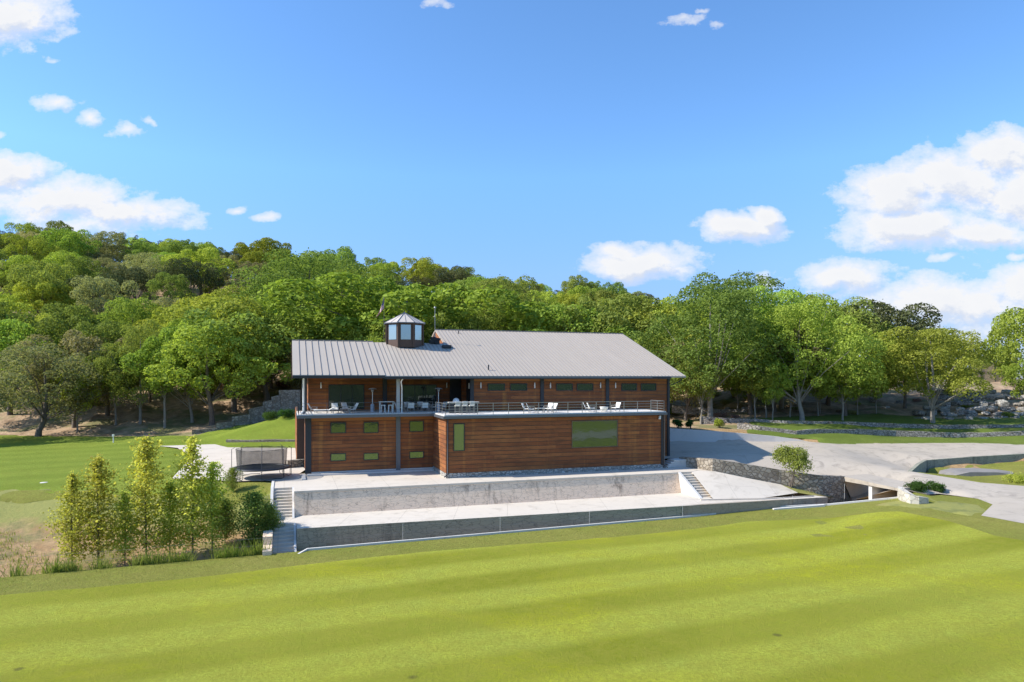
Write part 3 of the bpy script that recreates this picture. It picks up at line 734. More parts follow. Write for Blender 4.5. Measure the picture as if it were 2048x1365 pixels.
# curved stone wall holding the drive
T = [W(*p)+Vector((0,-.02,.06)) for p in DRV]; T = [L(38.9, 62.0, .9)]+T[1:]
T2 = []
for a, c in zip(T, T[1:]):
    for k in range(4): T2.append(a.lerp(c, k/4)+Vector((0,0,rnd.uniform(-.02,.02))))
T2.append(T[-1])
wall_poly('stone_wall', T2, [-1+(-2.6)*max(0,(p.x-20)/13) for p in T2], -.42, ['stone','white_concrete'], 'curved rubble stone wall holding up the drive beside the ramp', 'stone wall')
# small steps to the drive
b_ = MB()
for i in range(4): b_.box(36.3+i*.32, 38.9, 60.9, 62.2+.0, 0 if i == 0 else .185*i, .185*(i+1)-.003*0)
put(b_.build('entry_steps', 'white_concrete', bevel=.015), 'four short pale concrete steps at the right corner of the house', 'stairs')
# culvert bridge
A1 = W(1683,953,-.7); A2 = W(1797,978,-.95)
root = empty('culvert_bridge', (A1.x, A1.y, -3.1), 0, 'concrete culvert bridge with two dark openings under the drive', 'bridge')
def P0(v): return v-Vector((A1.x, A1.y, -3.1))
d = (A2-A1); d.z = 0; ln = d.length; d.normalize(); nrm = Vector((d.y*-1, d.x, 0)); nrm = nrm if nrm.x > 0 else -nrm
def bp(s, o, z): return P0(A1+d*s*ln+nrm*o+Vector((0,0,z-A1.z)))
b_ = MB()
def seg(mb, s0, s1, o0, o1, z0, z1, zt0=None):
    za = z1; zb = zt0 if zt0 is not None else z1
    vs = [bp(s0,o0,z0),bp(s1,o0,z0),bp(s1,o1,z0),bp(s0,o1,z0),bp(s0,o0,za),bp(s1,o0,zb),bp(s1,o1,zb),bp(s0,o1,za)]
    mb.add(vs, [(0,3,2,1),(4,5,6,7),(0,1,5,4),(1,2,6,5),(2,3,7,6),(3,0,4,7)])
sl_ = MB(); seg(sl_, -.02, 1.02, -.12, 3.5, -1.12, -.66, -.90); sl_.build('deck_slab', 'drive_concrete', root)
pr = MB(); seg(pr, .50, .56, -.02, 5.9, -4, -1.2); pr.build('pier', 'white_concrete', root)
ab = MB(); seg(ab, -.06, 0, 0, 6, -4, -1.2); seg(ab, .98, 1.06, 0, 6, -4, -1.3); seg(ab, -.05, 1.05, 5.9, 6.1, -4, -1.3); ab.build('abutment', 'cream', root)
# square-ish stone return wall left of the culvert
wall_poly('stone_wall', [A1+Vector((-2.3,.15,.05)), A1+Vector((0.05,-.22,.04))], [-4,-4], .6, ['stone','stone'], 'square brown rubble stone pier wall beside the culvert opening', 'stone wall')
# curved planter wall
cv = [Vector((*WD(px, d), z)) for px, d, z in ((1795,61.2,-.62),(1797,60.3,-.63),(1805,59.2,-.68),(1820,58.4,-.85),(1838,58.1,-1.0),(1857,58.3,-1.13))]
wall_poly('planter_wall', cv, [-2.6]*6, .45, ['cream_stone','white_concrete'], 'short curved white stone planter wall at the culvert corner', 'wall')
# concrete drain box in the ditch
b_ = MB(); p0 = W(1478,1027,-2.9); p1 = W(1545,1020,-2.9)
wall_poly('drain_box', [W(1478,1011,-2.35), W(1546,1008,-2.3)], [-4,-4], 1.0, ['cream','white_concrete'], 'pale concrete drain box in the ditch below the brown wall', 'drain box')
b_.lathe(W(1528,1021,-3.1), [(.9,0),(.85,.25),(.6,.45),(.3,.55),(0,.57)], 14)
tag(b_.build('rounded_boulder', 'white_concrete'), 'low pale rounded boulder beside the concrete drain box', 'boulder')
wall_poly('ditch_lip', [W(1548,1018,-2.55), W(1650,1010,-2.3)], [-3.3,-3.3], .3, ['white_concrete'], 'thin pale concrete strip along the ditch right of the drain box', 'kerb')
# white retaining wall behind the drive
tw = [W(1330,857,2.25), W(1420,862,1.95), W(1495,868,1.62), W(1550,873,1.25), W(1600,880,.85), W(1634,888,.45)]
tw = [Vector((*WD(1330,91), ZC-(857-HY)*91/F))]+[Vector((*WD(px, d), ZC-(py-HY)*d/F)) for px, py, d in ((1420,862,91),(1495,868,91),(1550,873,91),(1600,880,90.8),(1634,887.5,90.6))]
wall_poly('retaining_wall', tw, [.0]*6, .4, ['white_concrete','white_concrete'], 'long white plastered retaining wall tapering down behind the driveway', 'retaining wall')
def track(pts, h, th, mat, label, base_off=.6, step=1.6, jit=.07, cat='stone wall'):
    P = [Vector((*WD(px, d), ZC-(py-HY)*d/F)) for px, py, d in pts]; T = []
    for p in P: p.z = max(p.z, H(p.x, p.y-.3)+h*.75)
    for a, c in zip(P, P[1:]):
        n = max(1, int((c-a).length/step))
        for k in range(n): T.append(a.lerp(c, k/n)+Vector((0,0,rnd.uniform(-jit,jit))))
    T.append(P[-1])
    return wall_poly('stone_wall', T, [p.z-h-base_off for p in T], th, [mat, mat], label, cat)
track([(1474,858,97),(1520,868,95),(1593,873,94),(1640,869,94.5),(1700,866,95.5),(1792,862,96.5),(1917,870,95.5),(2048,881,94),(2300,900,92)], .9, .5, 'rough_stone', 'rough dry stone wall just behind the driveway grass strip')
track([(1400,833,104),(1476,839,103),(1515,845,102.5),(1573,854,101),(1640,850,101),(1774,847,101),(1891,851,100),(2048,860,99),(2300,872,98)], .6, .5, 'rough_stone', 'upper low dry stone wall at the foot of the right hand trees')
track([(1345,812,118),(1395,815,118),(1440,822,116),(1500,832,112)], .7, .5, 'rough_stone', 'broken low stone wall among trunks just right of the house')
track([(1560,780,135),(1600,776,136),(1650,772,138)], .8, .5, 'pale_stone', 'pale stone wall fragment high on the slope behind the trees')
# right grey wall of the drive and kerb return
gw = [W(1823,944,-.65)+Vector((0,0,.05)), W(1840,930,-.35)+Vector((0,0,.12)), Vector((*WD(1853,79), ZC-(921-HY)*79/F)), Vector((*WD(1940,80.2), ZC-(914.5-HY)*80.2/F)), Vector((*WD(2048,81.5), ZC-(908-HY)*81.5/F)), Vector((*WD(2300,84), ZC-(895-HY)*84/F))]
wall_poly('drive_wall', gw, [-2.6]*6, .35, ['lower_wall','white_concrete'], 'long grey concrete wall with a sloped end at the right of the driveway', 'wall')
# left: stepped wall climbing beside the lawn
b_ = MB()
def stp(px0, px1, d0, d1, ty0, ty1, by0, by1, mi):
    a = Vector((*WD(px0, d0), ZC-(ty0-HY)*d0/F)); c = Vector((*WD(px1, d1), ZC-(ty1-HY)*d1/F))
    za = ZC-(by0-HY)*d0/F-1; zb = ZC-(by1-HY)*d1/F-1
    o_ = Vector((0,.5,0)); b_.prism([a, c, c+o_, a+o_], [za, zb, zb, za], mi)
stp(384,434,101,103,860,857,870,864,0); stp(432,468,103.1,105,847,843,862,857,0); stp(464,500,105.1,107,834,829,856,848,0)
stp(498,528,107.1,109,818,812,848,841,0); stp(526,545,109.1,110,804,800,842,836,0); stp(543,560,110.1,111,794,790,838,832,0); stp(558,600,111.1,112.5,781,780,834,824,0)
tag(b_.build('stepped_wall', 'stone'), 'stepped stone retaining wall climbing the slope left of the house', 'stone wall')
track([(452,889,92),(520,886,92),(596,881,92)], .75, .5, 'stone', 'low stone wall behind the trampoline', cat='stone wall')
wall_poly('block_wall', [W(575,929,.45)+Vector((0,0,.35)), W(612,925.5,.45)+Vector((0,0,.35))], [-.2,-.2], .6, ['stone','concrete'], 'short stone block wall beside the left corner of the house', 'wall')
# plinth pad in front of wing
b_ = MB(); b_.box(1.6,13.5,65.9,66.45,0.004,.16)
b_.box(1.1,1.45,63.6,66.45,.004,.12)
put(b_.build('plinth_kerb', 'white_concrete', bevel=.02), 'low pale concrete kerb along the foot of the left wing wall', 'kerb')

# ------------------------------------------------------------------ the house
HS = empty('wooden_house', L(1.5, 66.6, 0), A, 'long two storey timber clad house with grey metal roof and deck', 'house')
OX, OY = 1.5, 66.6
HOFF = (-OX, -OY)
class HB(MB):                          # builds in building axes, shifted to the house origin
    def build(s, name, mats, parent=None, bevel=0):
        s.v = [(v[0]-OX, v[1]-OY, v[2]) for v in s.v]
        return super().build(name, mats, parent or HS, bevel)
brng = random.Random(3)
def boards_front(mb, x0, x1, y, z0, z1, bh=.36, top_orange=0, proud=.035):
    """boards on a wall facing -y; backing box must exist"""
    z = z0; n = int(round((z1-z0)/bh)); bh = (z1-z0)/n
    for i in range(n):
        zz0 = z0+i*bh+.026; zz1 = z0+(i+1)*bh-.026
        x = x0; first = True
        while x < x1-.01:
            l = brng.uniform(3.2, 5.5) if not first else brng.uniform(1, 5); first = False
            xe = min(x1, x+l)
            if x1-xe < .6: xe = x1
            pr_ = proud+brng.uniform(-.006, .006)
            mi = 2 if (i >= n-top_orange) else 0
            mb.box(x+.006, xe-.006, y-pr_, y-.001, zz0, zz1, mi); x = xe
def boards_side(mb, x, y0, y1, z0, z1, bh=.36, proud=.035, sgn=-1):
    n = int(round((z1-z0)/bh)); bh = (z1-z0)/n
    for i in range(n):
        y = y0; first = True
        while y < y1-.01:
            l = brng.uniform(3.2, 5.5) if not first else brng.uniform(1.5, 5); first = False
            ye = min(y1, y+l)
            pr_ = proud+brng.uniform(-.006, .006)
            xa, xb = (x-pr_, x-.001) if sgn < 0 else (x+.001, x+pr_)
            mb.box(xa, xb, y+.006, ye-.006, z0+i*bh+.026, z0+(i+1)*bh-.026); y = ye
DZ = 5.75; YB = 60.85; YW = 66.6; YM = 66.6; YV = 71.5; XB0 = 13.6; XB1 = 35.85; XW0 = 1.5; XM1 = XL(1335, 66.6); XM0 = XL(945, 66.6)
# lower wing wall
E0 = (65.4, 9.30); RM = (80.4, 14.86); SL = (RM[1]-E0[1])/(RM[0]-E0[0]); YR = 75.3; ZR = E0[1]+(YR-E0[0])*SL
w = HB(); w.box(XW0, XB0, YW, YW+.3, .12, 5.4, 1); boards_front(w, XW0+.28, XB0, YW, .30, 5.36, top_orange=1); w.build('wall', ['wood','trim_brown','orange_wood'])
# wing left side
w = HB(); w.box(XW0, XW0+.3, YW+.3, 70.2, .1, 5.4, 1); boards_side(w, XW0, YW+.02, 70.2, .3, 5.36); w.build('wall', ['wood','trim_brown','orange_wood'])
w = HB(); w.box(.8, 1.1, 73.2, 92, .1, 5.4, 1); boards_side(w, .8, 73.2, 92, .3, 5.36); w.box(1.1, 5, 73.2, 73.5, .1, 5.4, 1); w.box(1.5, 1.9, 70.2, 73.2, .1, 5.4, 3); w.build('wall', ['wood','trim_brown','orange_wood','dark_metal'])
# block front, block left return, right end
w = HB(); w.box(XB0, XB1, YB, YB+.3, .25, 5.4, 1); boards_front(w, XB0+.02, XB1, YB, .42, 5.36, .37, top_orange=0); w.build('wall', ['wood','trim_brown','orange_wood'])
w = HB(); w.box(XB0, XB0+.3, YB+.3, YW, .25, 5.4, 1); boards_side(w, XB0, YB+.02, YW, .42, 5.36, .37); w.build('wall', ['wood','trim_brown','orange_wood'])
w = HB(); w.box(XB1-.3, XB1, YB+.3, YM, .25, 5.4, 1); boards_side(w, XB1, YB, YM, .42, 5.36, .37, sgn=1); w.build('wall', ['wood','trim_brown','orange_wood'])
# main body: front upper wall
w = HB(); w.box(XM0, XM1, YM, YM+.3, DZ-.0, 9.15, 1); boards_front(w, XM0+.1, XM1-.1, YM, DZ+.05, 9.1, .36, top_orange=1); w.build('wall', ['wood','trim_brown','orange_wood'])
w = HB(); w.box(XB1+.01, XM1, YM, YM+.3, .1, DZ, 1); boards_front(w, XB1+.05, XM1-.1, YM, .35, DZ, .36); w.build('wall', ['wood','trim_brown','orange_wood'])
w = HB(); w.box(XM1-.3, XM1, YM+.3, 93.5, .0, 9.2, 1); boards_side(w, XM1, YM, 93.5, .4, 9.1, sgn=1)
w.add([(XM1-.01,YM,9.2),(XM1-.01,93.5,9.2),(XM1-.01,RM[0],14.3)], [(0,1,2)], 0); w.build('wall', ['wood','trim_brown','orange_wood'])
w = HB(); w.box(XM0, XM0+.3, YM+.3, YV, DZ, 9.15, 1); boards_side(w, XM0, YM+2.4, YV, DZ+.05, 9.1); w.box(XM0-.05, XM0-.005, YM+.4, YM+2.35, DZ+.05, 9.0, 3); w.build('wall', ['wood','trim_brown','orange_wood','black'])
# upper wing wall
XV0 = XL(617, YV)
w = HB(); w.box(XV0, XM0, YV, YV+.3, DZ, 10.8, 1); boards_front(w, XV0+.05, XM0, YV, DZ+.05, 9.55, .36, top_orange=0); w.build('wall', ['wood','trim_brown','orange_wood'])
w = HB(); w.box(XV0, XV0+.3, YV+.3, 93, DZ, 9.6, 1); boards_side(w, XV0, YV, 93, DZ+.05, 9.5); w.build('wall', ['wood','trim_brown','orange_wood'])
w = HB(); w.box(XV0, XM1-.35, 93.2, 93.5, .3, 9.2, 0); w.build('wall', ['wood'])
# stone plinth of the block
w = HB(); w.box(XB0-.04, XB1+.04, YB-.06, YB+.4, -.1, .42); w.box(XB0-.05, XB0+.3, YB+.4, YW-.0, -.1, .40); 
w.build('plinth', ['pale_stone'])
w = HB(); w.box(XW0-.02, XB0-.05, YW-.05, YW+.3, -.1, .28); w.build('plinth', ['white_concrete'])
# deck slab with gutter fascia
XD0 = .75
w = HB(); 
w.prism([(XD0,65.35,DZ),(XB0-.25,65.35,DZ),(XB0-.25,YB-.35,DZ),(XB1+.25,YB-.35,DZ),(XB1+.25,YM-.01,DZ),(XM0-.01,YM-.01,DZ),(XM0-.01,YV-.01,DZ),(XV0,YV-.01,DZ),(XV0,YV+1,DZ),(XD0,YV+1,DZ)], 5.58)
w.build('deck', ['white_concrete'])
w = HB()
w.box(XD0-.06, XB0-.1, 65.22, 65.345, 5.40, 5.66); w.box(XB0-.37, XB0-.255, YB-.47, 65.22, 5.40, 5.64); w.box(XB0-.25, XB1+.33, YB-.47, YB-.355, 5.40, 5.64)
w.box(XB1+.255, XB1+.33, YB-.35, YM-.02, 5.40, 5.64); w.box(XD0-.08, XD0-.005, 65.35, YV, 5.40, 5.64)
w.build('gutter', ['mid_metal'])
w = HB(); w.box(XD0, XB0-.25, 65.36, YW-.04, 5.42, 5.575); w.box(XB0-.24, XB1+.2, YB-.34, YB-.04, 5.42, 5.575); w.build('soffit', ['trim_brown'])

# roofs
XR0, XS, XH, XR1 = .32, 8.65, 16.6, 41.5
def roofz(y): return E0[1]+(y-E0[0])*SL
def plane_ribs(mb, poly_fn, x0, x1, y0, y1f, zf, sp_, w_=.045, h_=.05, mi=1):
    n = int((x1-x0)/sp_)
    for i in range(1, n):
        x = x0+i*(x1-x0)/n; ye = y1f(x)
        za, zb = zf(y0), zf(ye)
        mb.add([(x-w_/2,y0,za),(x+w_/2,y0,za),(x+w_/2,ye,zb),(x-w_/2,ye,zb),(x-w_/2,y0,za+h_),(x+w_/2,y0,za+h_),(x+w_/2,ye,zb+h_),(x-w_/2,ye,zb+h_)],
               [(4,5,6,7),(0,1,5,4),(1,2,6,5),(2,3,7,6),(3,0,4,7)], mi)
w = HB(); th = .16
def slab(mb, pts, mi=0, dz=-th):
    pts = [Vector(p) for p in pts]; n = len(pts); lo = [p+Vector((0,0,dz)) for p in pts]
    mb.add(pts, [tuple(range(n))], mi); mb.add(lo, [tuple(range(n))[::-1]], mi)
    for i in range(n):
        j = (i+1)%n; mb.add([lo[i],lo[j],pts[j],pts[i]], [(0,1,2,3)], mi)
slab(w, [(XS+.02,E0[0],E0[1]),(XR1,E0[0],E0[1]),(XR1,RM[0],RM[1]),(XH,RM[0],RM[1]),(XH,YR,ZR),(XS+.02,YR,ZR)])
slab(w, [(XH,RM[0]+.01,RM[1]),(XR1,RM[0]+.01,RM[1]),(XR1,95.4,E0[1]),(XH,95.4,E0[1])])
slab(w, [(XH-.0,YR,ZR-.02),(XH,YR+.01,ZR-.02),(XH,85.2,E0[1]),(XS,85.2,E0[1]),(XS,YR+.01,ZR-.02)])
plane_ribs(w, None, XS+.1, XR1-.02, E0[0]+.02, lambda x: (YR-.02 if x < XH+.05 else RM[0]-.05), roofz, .42)
w.box(XH, XR1, RM[0]-.15, RM[0]+.15, RM[1]-.03, RM[1]+.07, 1)
w.build('roof', ['roof_metal','roof_rib'])
w = HB(); up = .10
slab(w, [(XR0,E0[0]-.05,E0[1]+up-.02),(XS+.06,E0[0]-.05,E0[1]+up-.02),(XS+.06,YR+.02,ZR+up),(XR0,YR+.02,ZR+up)])
slab(w, [(XR0,YR+.03,ZR+up),(XS+.06,YR+.03,ZR+up),(XS+.06,85.2,E0[1]),(XR0,85.2,E0[1])])
plane_ribs(w, None, XR0, XS+.05, E0[0]-.04, lambda x: YR, lambda y: roofz(y)+up, .60, .05, .06)
w.box(XR0, XS, YR-.12, YR+.12, ZR+up-.03, ZR+up+.06, 1)
w.build('roof', ['roof_metal','roof_rib'])
# gable infill left, stacked shingle trim
w = HB(); w.add([(XR0+.55,67,9.3),(XR0+.55,83.5,9.3),(XR0+.55,YR,ZR-.35)], [(0,1,2)], 0)
for k in range(12):
    y = E0[0]+.25+k*.80; w.box(XR0-.12, XR0-.02, y, y+.7, roofz(y)-.42, roofz(y)-.02, 0)
w.build('gable', ['trim_brown'])
w = HB(); w.add([(XH+.15,YR-.5,ZR-.3),(XH+.15,85,ZR-.3),(XH+.15,RM[0],RM[1]-.2)], [(0,1,2)], 0); w.build('gable', ['wood'])
# roof gutter along the eave
w = HB(); w.box(XR0, XS, E0[0]-.22, E0[0]-.06, E0[1]-.22, E0[1]+.02, 0); w.box(XS, XR1-2, E0[0]-.17, E0[0]-.01, E0[1]-.30, E0[1]-.07, 0); w.box(XL(865,E0[0]), XL(1303,E0[0]), E0[0]-.20, E0[0]-.175, E0[1]-.22, E0[1]-.1, 1)
w.build('gutter', ['dark_metal','mid_metal'])
# soffit beams under the eave
w = HB(); w.box(XR0+.2, XR1-.4, 66.0, 66.25, 9.13, 9.3, 0)
w.box(XM0, XM1, YM-.06, YM+.2, 9.11, 9.3, 0)
w.build('eave_beam', ['dark_metal'])
# posts
def post(x0, x1, y0, y1, z0, z1, mat='mid_metal'):
    w = HB(); w.box(x0, x1, y0, y1, z0, z1); w.build('post', [mat], bevel=.01)
post(XW0-.06, XW0+.5, YW-.12, YW+.1, .15, 5.4, 'dark_metal')
x = XL(796, YW); post(x-.2, x+.22, YW-.16, YW-.03, .12, 5.4, 'mid_metal')
post(x-.16, x+.16, YW-.2, YW+.12, DZ, 9.5, 'pipe_grey')
x = XL(770, YV); post(x-.25, x+.2, YV-.14, YV-.04, DZ, 10.7, 'dark_metal')
for px in (943.5, 1083.5, 1214): x = XL(px, YM); post(x-.19, x+.19, YM-.16, YM-.04, DZ, 9.1, 'dark_metal')
post(XM1-.08, XM1+.22, YM-.14, YM+.2, .1, 9.1, 'dark_metal')
post(XB1-.16, XB1+.1, YB-.12, YB-.04, .3, 5.42, 'dark_metal')
x = XL(604, YW); post(x-.0, x+.3, YW-.2, YW+.1, DZ, 9.5, 'mid_metal')
post(XV0-.45, XV0-.15, YV-.6, YV-.3, DZ, 10.6, 'dark_metal')
# downpipes
def pipe(pts, r, mat, name='downpipe'):
    w = HB(); w.tube(pts, r, 8); return w.build(name, [mat])
x = XL(801, E0[0]); xp = XL(797, YW)
pipe([(x+.25,E0[0]+.0,9.1),(x+.1,E0[0]+.3,8.75),(xp+.28,YW-.3,8.2),(xp+.28,YW-.3,DZ)], .07, 'white_metal')
pipe([(XL(607,65.4),65.4,9.1),(XL(607,65.4),65.6,8.7),(XL(607,YW),YW-.35,8.1),(XL(607,YW),YW-.35,DZ+.3),(XL(602,YW),YW-.5,DZ+.05)], .08, 'white_metal')
pipe([(XB0+.1,YB-.2,5.45),(XB0+.1,YB-.13,.35),(XB0-.25,YB-.35,.15)], .06, 'dark_metal')
pipe([(XB1+.15,YB-.2,5.45),(XB1+.15,YB-.13,.3),(XB1+.4,YB-.4,.1)], .06, 'brown_metal')
pipe([(XM1+1.2,65.5,9.05),(XM1+1.0,65.8,8.7),(XM1+.25,YM-.2,8.3)], .06, 'dark_metal')

w = HB(); w.box(XL(899,YV), XL(922,YV), YV-.3, YV-.04, DZ+.9, 9.2); w.build('fireplace_hood', ['black'], bevel=.05)
# windows
def window(px0, px1, py0, py1, Y, glass='glass', fr=.07, mull=(), z=None, frame='dark_metal', name='window'):
    X0, X1 = XL(px0, Y), XL(px1, Y); pm = (px0+px1)/2
    Z1, Z0 = ZL(pm, py0, Y), ZL(pm, py1, Y)
    w = HB(); y0, y1 = Y-.11, Y-.036
    w.box(X0, X1, y0, y1, Z0, Z0+fr); w.box(X0, X1, y0, y1, Z1-fr, Z1); w.box(X0, X0+fr, y0, y1, Z0+fr, Z1-fr); w.box(X1-fr, X1, y0, y1, Z0+fr, Z1-fr)
    for m_ in mull: xm = X0+(X1-X0)*m_; w.box(xm-.03, xm+.03, y0+.01, y1, Z0+fr, Z1-fr)
    o = w.build(name, [frame])
    p = HB(); p.box(X0+fr, X1-fr, Y-.065, Y-.045, Z0+fr, Z1-fr); po = p.build('pane', [glass], o)
    return o
for a in ((661,692,845,867),(727,757,844,866.5),(818.5,847.5,842,864)): window(*a, YW, 'green_glass')
for a in ((661,692,907,922.6),(727,757,906,920.5),(818.5,847.5,903,917)): window(*a, YW)
window(906.6,929,847.5,902.6,YB); window(1143,1234.5,841.5,894.5,YB,'green_glass',fr=.05,frame='brown_metal')
for a in ((975,1009.5),(1020,1054),(1112,1145),(1153,1186),(1242,1273),(1281,1311.5)): window(a[0], a[1], 767.5, 782, YM, 'green_glass')
window(657,728.5,769.5,818.5,YV,'dark_glass',.08,(.34,.66),name='sliding_door'); window(805,873,770,818.5,YV,'dark_glass',.08,(.36,.68),name='sliding_door')
# wall lights
def sconce(px, Y):
    x = XL(px, Y); w = HB(); zc_ = ZL(px, 771, Y); w.lathe((x, Y-.14, zc_), [(0,-.30),(.065,-.30),(.065,.28),(0,.28)], 10); w.box(x-.04, x+.04, Y-.14, Y-.036, zc_-.06, zc_+.06); w.build('wall_light', ['lamp_white'])
for px in (961, 1068.5, 1100, 1200, 1230): sconce(px, YM)
sconce(642, YV); sconce(893, YV)
w = HB(); x = XM0-.12; w.lathe((x, YM+.9, 8.3), [(0,-.3),(.065,-.3),(.065,.3),(0,.3)], 10); w.box(x, XM0, YM+.86, YM+.94, 8.3, 8.38); w.build('wall_light', ['lamp_white'])
w = HB(); x = XL(1318, YB); w.box(x-.06, x+.1, YB-.22, YB-.04, 5.1, 5.3); w.lathe((x-.05,YB-.22,5.05), [(0,.12),(.1,.1),(.13,-.08),(0,-.08)], 10); w.build('wall_light', ['lamp_white'])

# railings
def railing(pts, sp_, mat, rails=(.27,.52,.77,1.03), r=.022, pr_=.03):
    w = HB()
    for (a, c) in zip(pts, pts[1:]):
        a = Vector(a); c = Vector(c); n = max(1, round((c-a).length/sp_))
        for i in range(n+1): p = a.lerp(c, i/n); w.bar(p, p+Vector((0,0,1.03)), pr_*1.6)
        for h in rails: w.bar(a+Vector((0,0,h)), c+Vector((0,0,h)), r*(1.6 if h > 1 else 1.0)*1.4)
    return w.build('railing', [mat])
railing([(XB0-.1,65.2,DZ),(XB0-.1,YB-.2,DZ),(XB1+.1,YB-.2,DZ),(XB1+.1,63.3,DZ)], 1.45, 'steel')
railing([(XD0+.1,65.5,DZ),(XB0-.3,65.5,DZ)], 2.6, 'mid_metal', (.35,.68,1.03), .012, .022)
railing([(XD0+.1,YV+.5,DZ),(XD0+.1,65.5,DZ)], 1.2, 'dark_metal', (.2,.4,.6,.8,1.03), .025, .035)

# cupola
CX, CY, CR = XL(809, 75.4), 75.4, 2.2
cu = HB(); ang0 = -90+18.1-68
def oct_(r, z, cx=CX, cy=CY): return [(cx+r*math.cos(R(ang0-22.5+45*k)), cy+r*math.sin(R(ang0-22.5+45*k)), z) for k in range(8)]
zb, ze, za = ZR-.55, 15.02, 16.31
lo, hi = oct_(CR-.12, zb), oct_(CR-.12, ze)
for k in range(8):
    j = (k+1)%8; cu.add([lo[k],lo[j],hi[j],hi[k]], [(0,1,2,3)])
for k in range(8):
    p = oct_(CR-.07, 0)[k]; cu.box(p[0]-.07, p[0]+.07, p[1]-.07, p[1]+.07, zb, ze)
cuo = cu.build('cupola', ['trim_brown'])
for k in range(8):
    a, c = Vector(oct_(CR-.12, 0)[k]), Vector(oct_(CR-.12, 0)[(k+1)%8]); n_ = Vector((a.x+c.x-2*CX, a.y+c.y-2*CY, 0)).normalized()
    q = HB(); e0 = a.lerp(c, .17)+n_*.03; e1 = a.lerp(c, .83)+n_*.03
    z0_, z1_ = ZR+.28, ze-.18
    q.add([Vector((e0.x,e0.y,z0_)),Vector((e1.x,e1.y,z0_)),Vector((e1.x,e1.y,z1_)),Vector((e0.x,e0.y,z1_))], [(0,1,2,3)])
    q.build('pane', ['sky_glass'], cuo)
q = HB(); e_ = oct_(CR+.18, ze-.02); e2 = oct_(CR+.18, ze+.08); ap = (CX, CY, za)
for k in range(8):
    j = (k+1)%8; q.add([e_[k],e_[j],e2[j],e2[k]], [(0,1,2,3)], 1); q.add([e2[k],e2[j],ap], [(0,1,2)], 0)
    q.bar(Vector(e2[k])+Vector((0,0,.02)), Vector(ap)+Vector((0,0,.02)), .07, .05, 1)
    m2 = (Vector(e2[k])+Vector(e2[j]))/2; q.bar(m2+Vector((0,0,.01)), Vector(ap)+Vector((0,0,.01)), .04, .03, 1)
q.add(e_, [tuple(range(8))[::-1]], 1); q.bar((CX,CY,za-.05), (CX,CY,za+.18), .05, .05, 1)
q.build('cupola_roof', ['cupola_metal','mid_metal'], cuo)
# antenna mast, black unit, vents
mx_, my_ = XL(870, 75.6), 75.6
w = HB(); w.tube([(mx_,my_,ZR),(mx_,my_,ZL(870,614,my_))], .03, 6)
for t in (0, 120, 240): w.tube([(mx_+.5*math.cos(R(t)),my_+.5*math.sin(R(t)),ZR-.1),(mx_,my_,ZR+1.1)], .02, 5)
w.lathe((mx_,my_,ZL(870,616,my_)), [(0,-.1),(.12,-.06),(.14,0),(.1,.1),(0,.14)], 8); w.lathe((mx_-.05,my_,ZL(870,634,my_)), [(0,-.1),(.1,0),(0,.12)], 8)
w.build('antenna_mast', ['steel'])
w = HB(); br = random.Random(5)
for k in range(9):
    x = mx_+br.uniform(-.45,.45); y = my_-.2+br.uniform(-.3,.3); z = ZR+.05+br.uniform(0,.45); s_ = br.uniform(.18,.3)
    w.box(x-s_, x+s_, y-s_, y+s_, z-s_*.7, z+s_*.7)
w.build('mechanical_unit', ['black'], bevel=.05)
w = HB(); x = XL(893,73.9); zr = roofz(73.9); w.box(x-.5,x+.5,73.5,74.2,zr-.1,zr+.28); w.build('roof_vent', ['dark_metal'], bevel=.08)
w = HB(); x = XL(977,67); zr = roofz(67); w.tube([(x,67,zr-.1),(x,67,zr+.55)], .07, 8); w.build('roof_vent', ['dark_metal'])
w = HB(); x = XL(917,79); zr = roofz(79); w.tube([(x,79,zr-.1),(x,79,zr+.35)], .06, 8); w.build('roof_vent', ['dark_metal'])
# ------------------------------------------------------------------ deck furniture
def place(root, X, Y, rz=0, z=DZ): root.location = L(X, Y, z); root.rotation_euler = (0,0,A+R(rz)); return root
def dup(root, X, Y, rz, label, z=DZ):
    r = copy_tree(root, kids_of(root)); r['label'] = label; return place(r, X, Y, rz, z)
def arm_chair(name, label, group, cat='chair', mat='light_fabric', h=.42, back=.9, lean=.18):
    t = empty(name, (0,0,0), 0, label, cat, group)
    q = MB(); q.box(-.29,.29,-.28,.28,h-.06,h); q.build('seat', mat, t, .02)
    q = MB(); q.add([(-.29,.24,h),(.29,.24,h),(.29,.24+lean,back),(-.29,.24+lean,back),(-.29,.29,h),(.29,.29,h),(.29,.29+lean,back),(-.29,.29+lean,back)], [(0,1,2,3),(7,6,5,4),(3,2,6,7),(0,4,5,1),(1,5,6,2),(4,0,3,7)]); q.build('backrest', mat, t)
    for sx in (-1, 1):
        q = MB(); q.bar((sx*.31,-.3,h+.2),(sx*.31,.3,h+.2),.05,.03); q.bar((sx*.31,-.27,0),(sx*.31,-.27,h+.2),.035); q.bar((sx*.31,.27,0),(sx*.31,.27,h+.2),.035); q.build('armrest', 'steel', t)
    return t
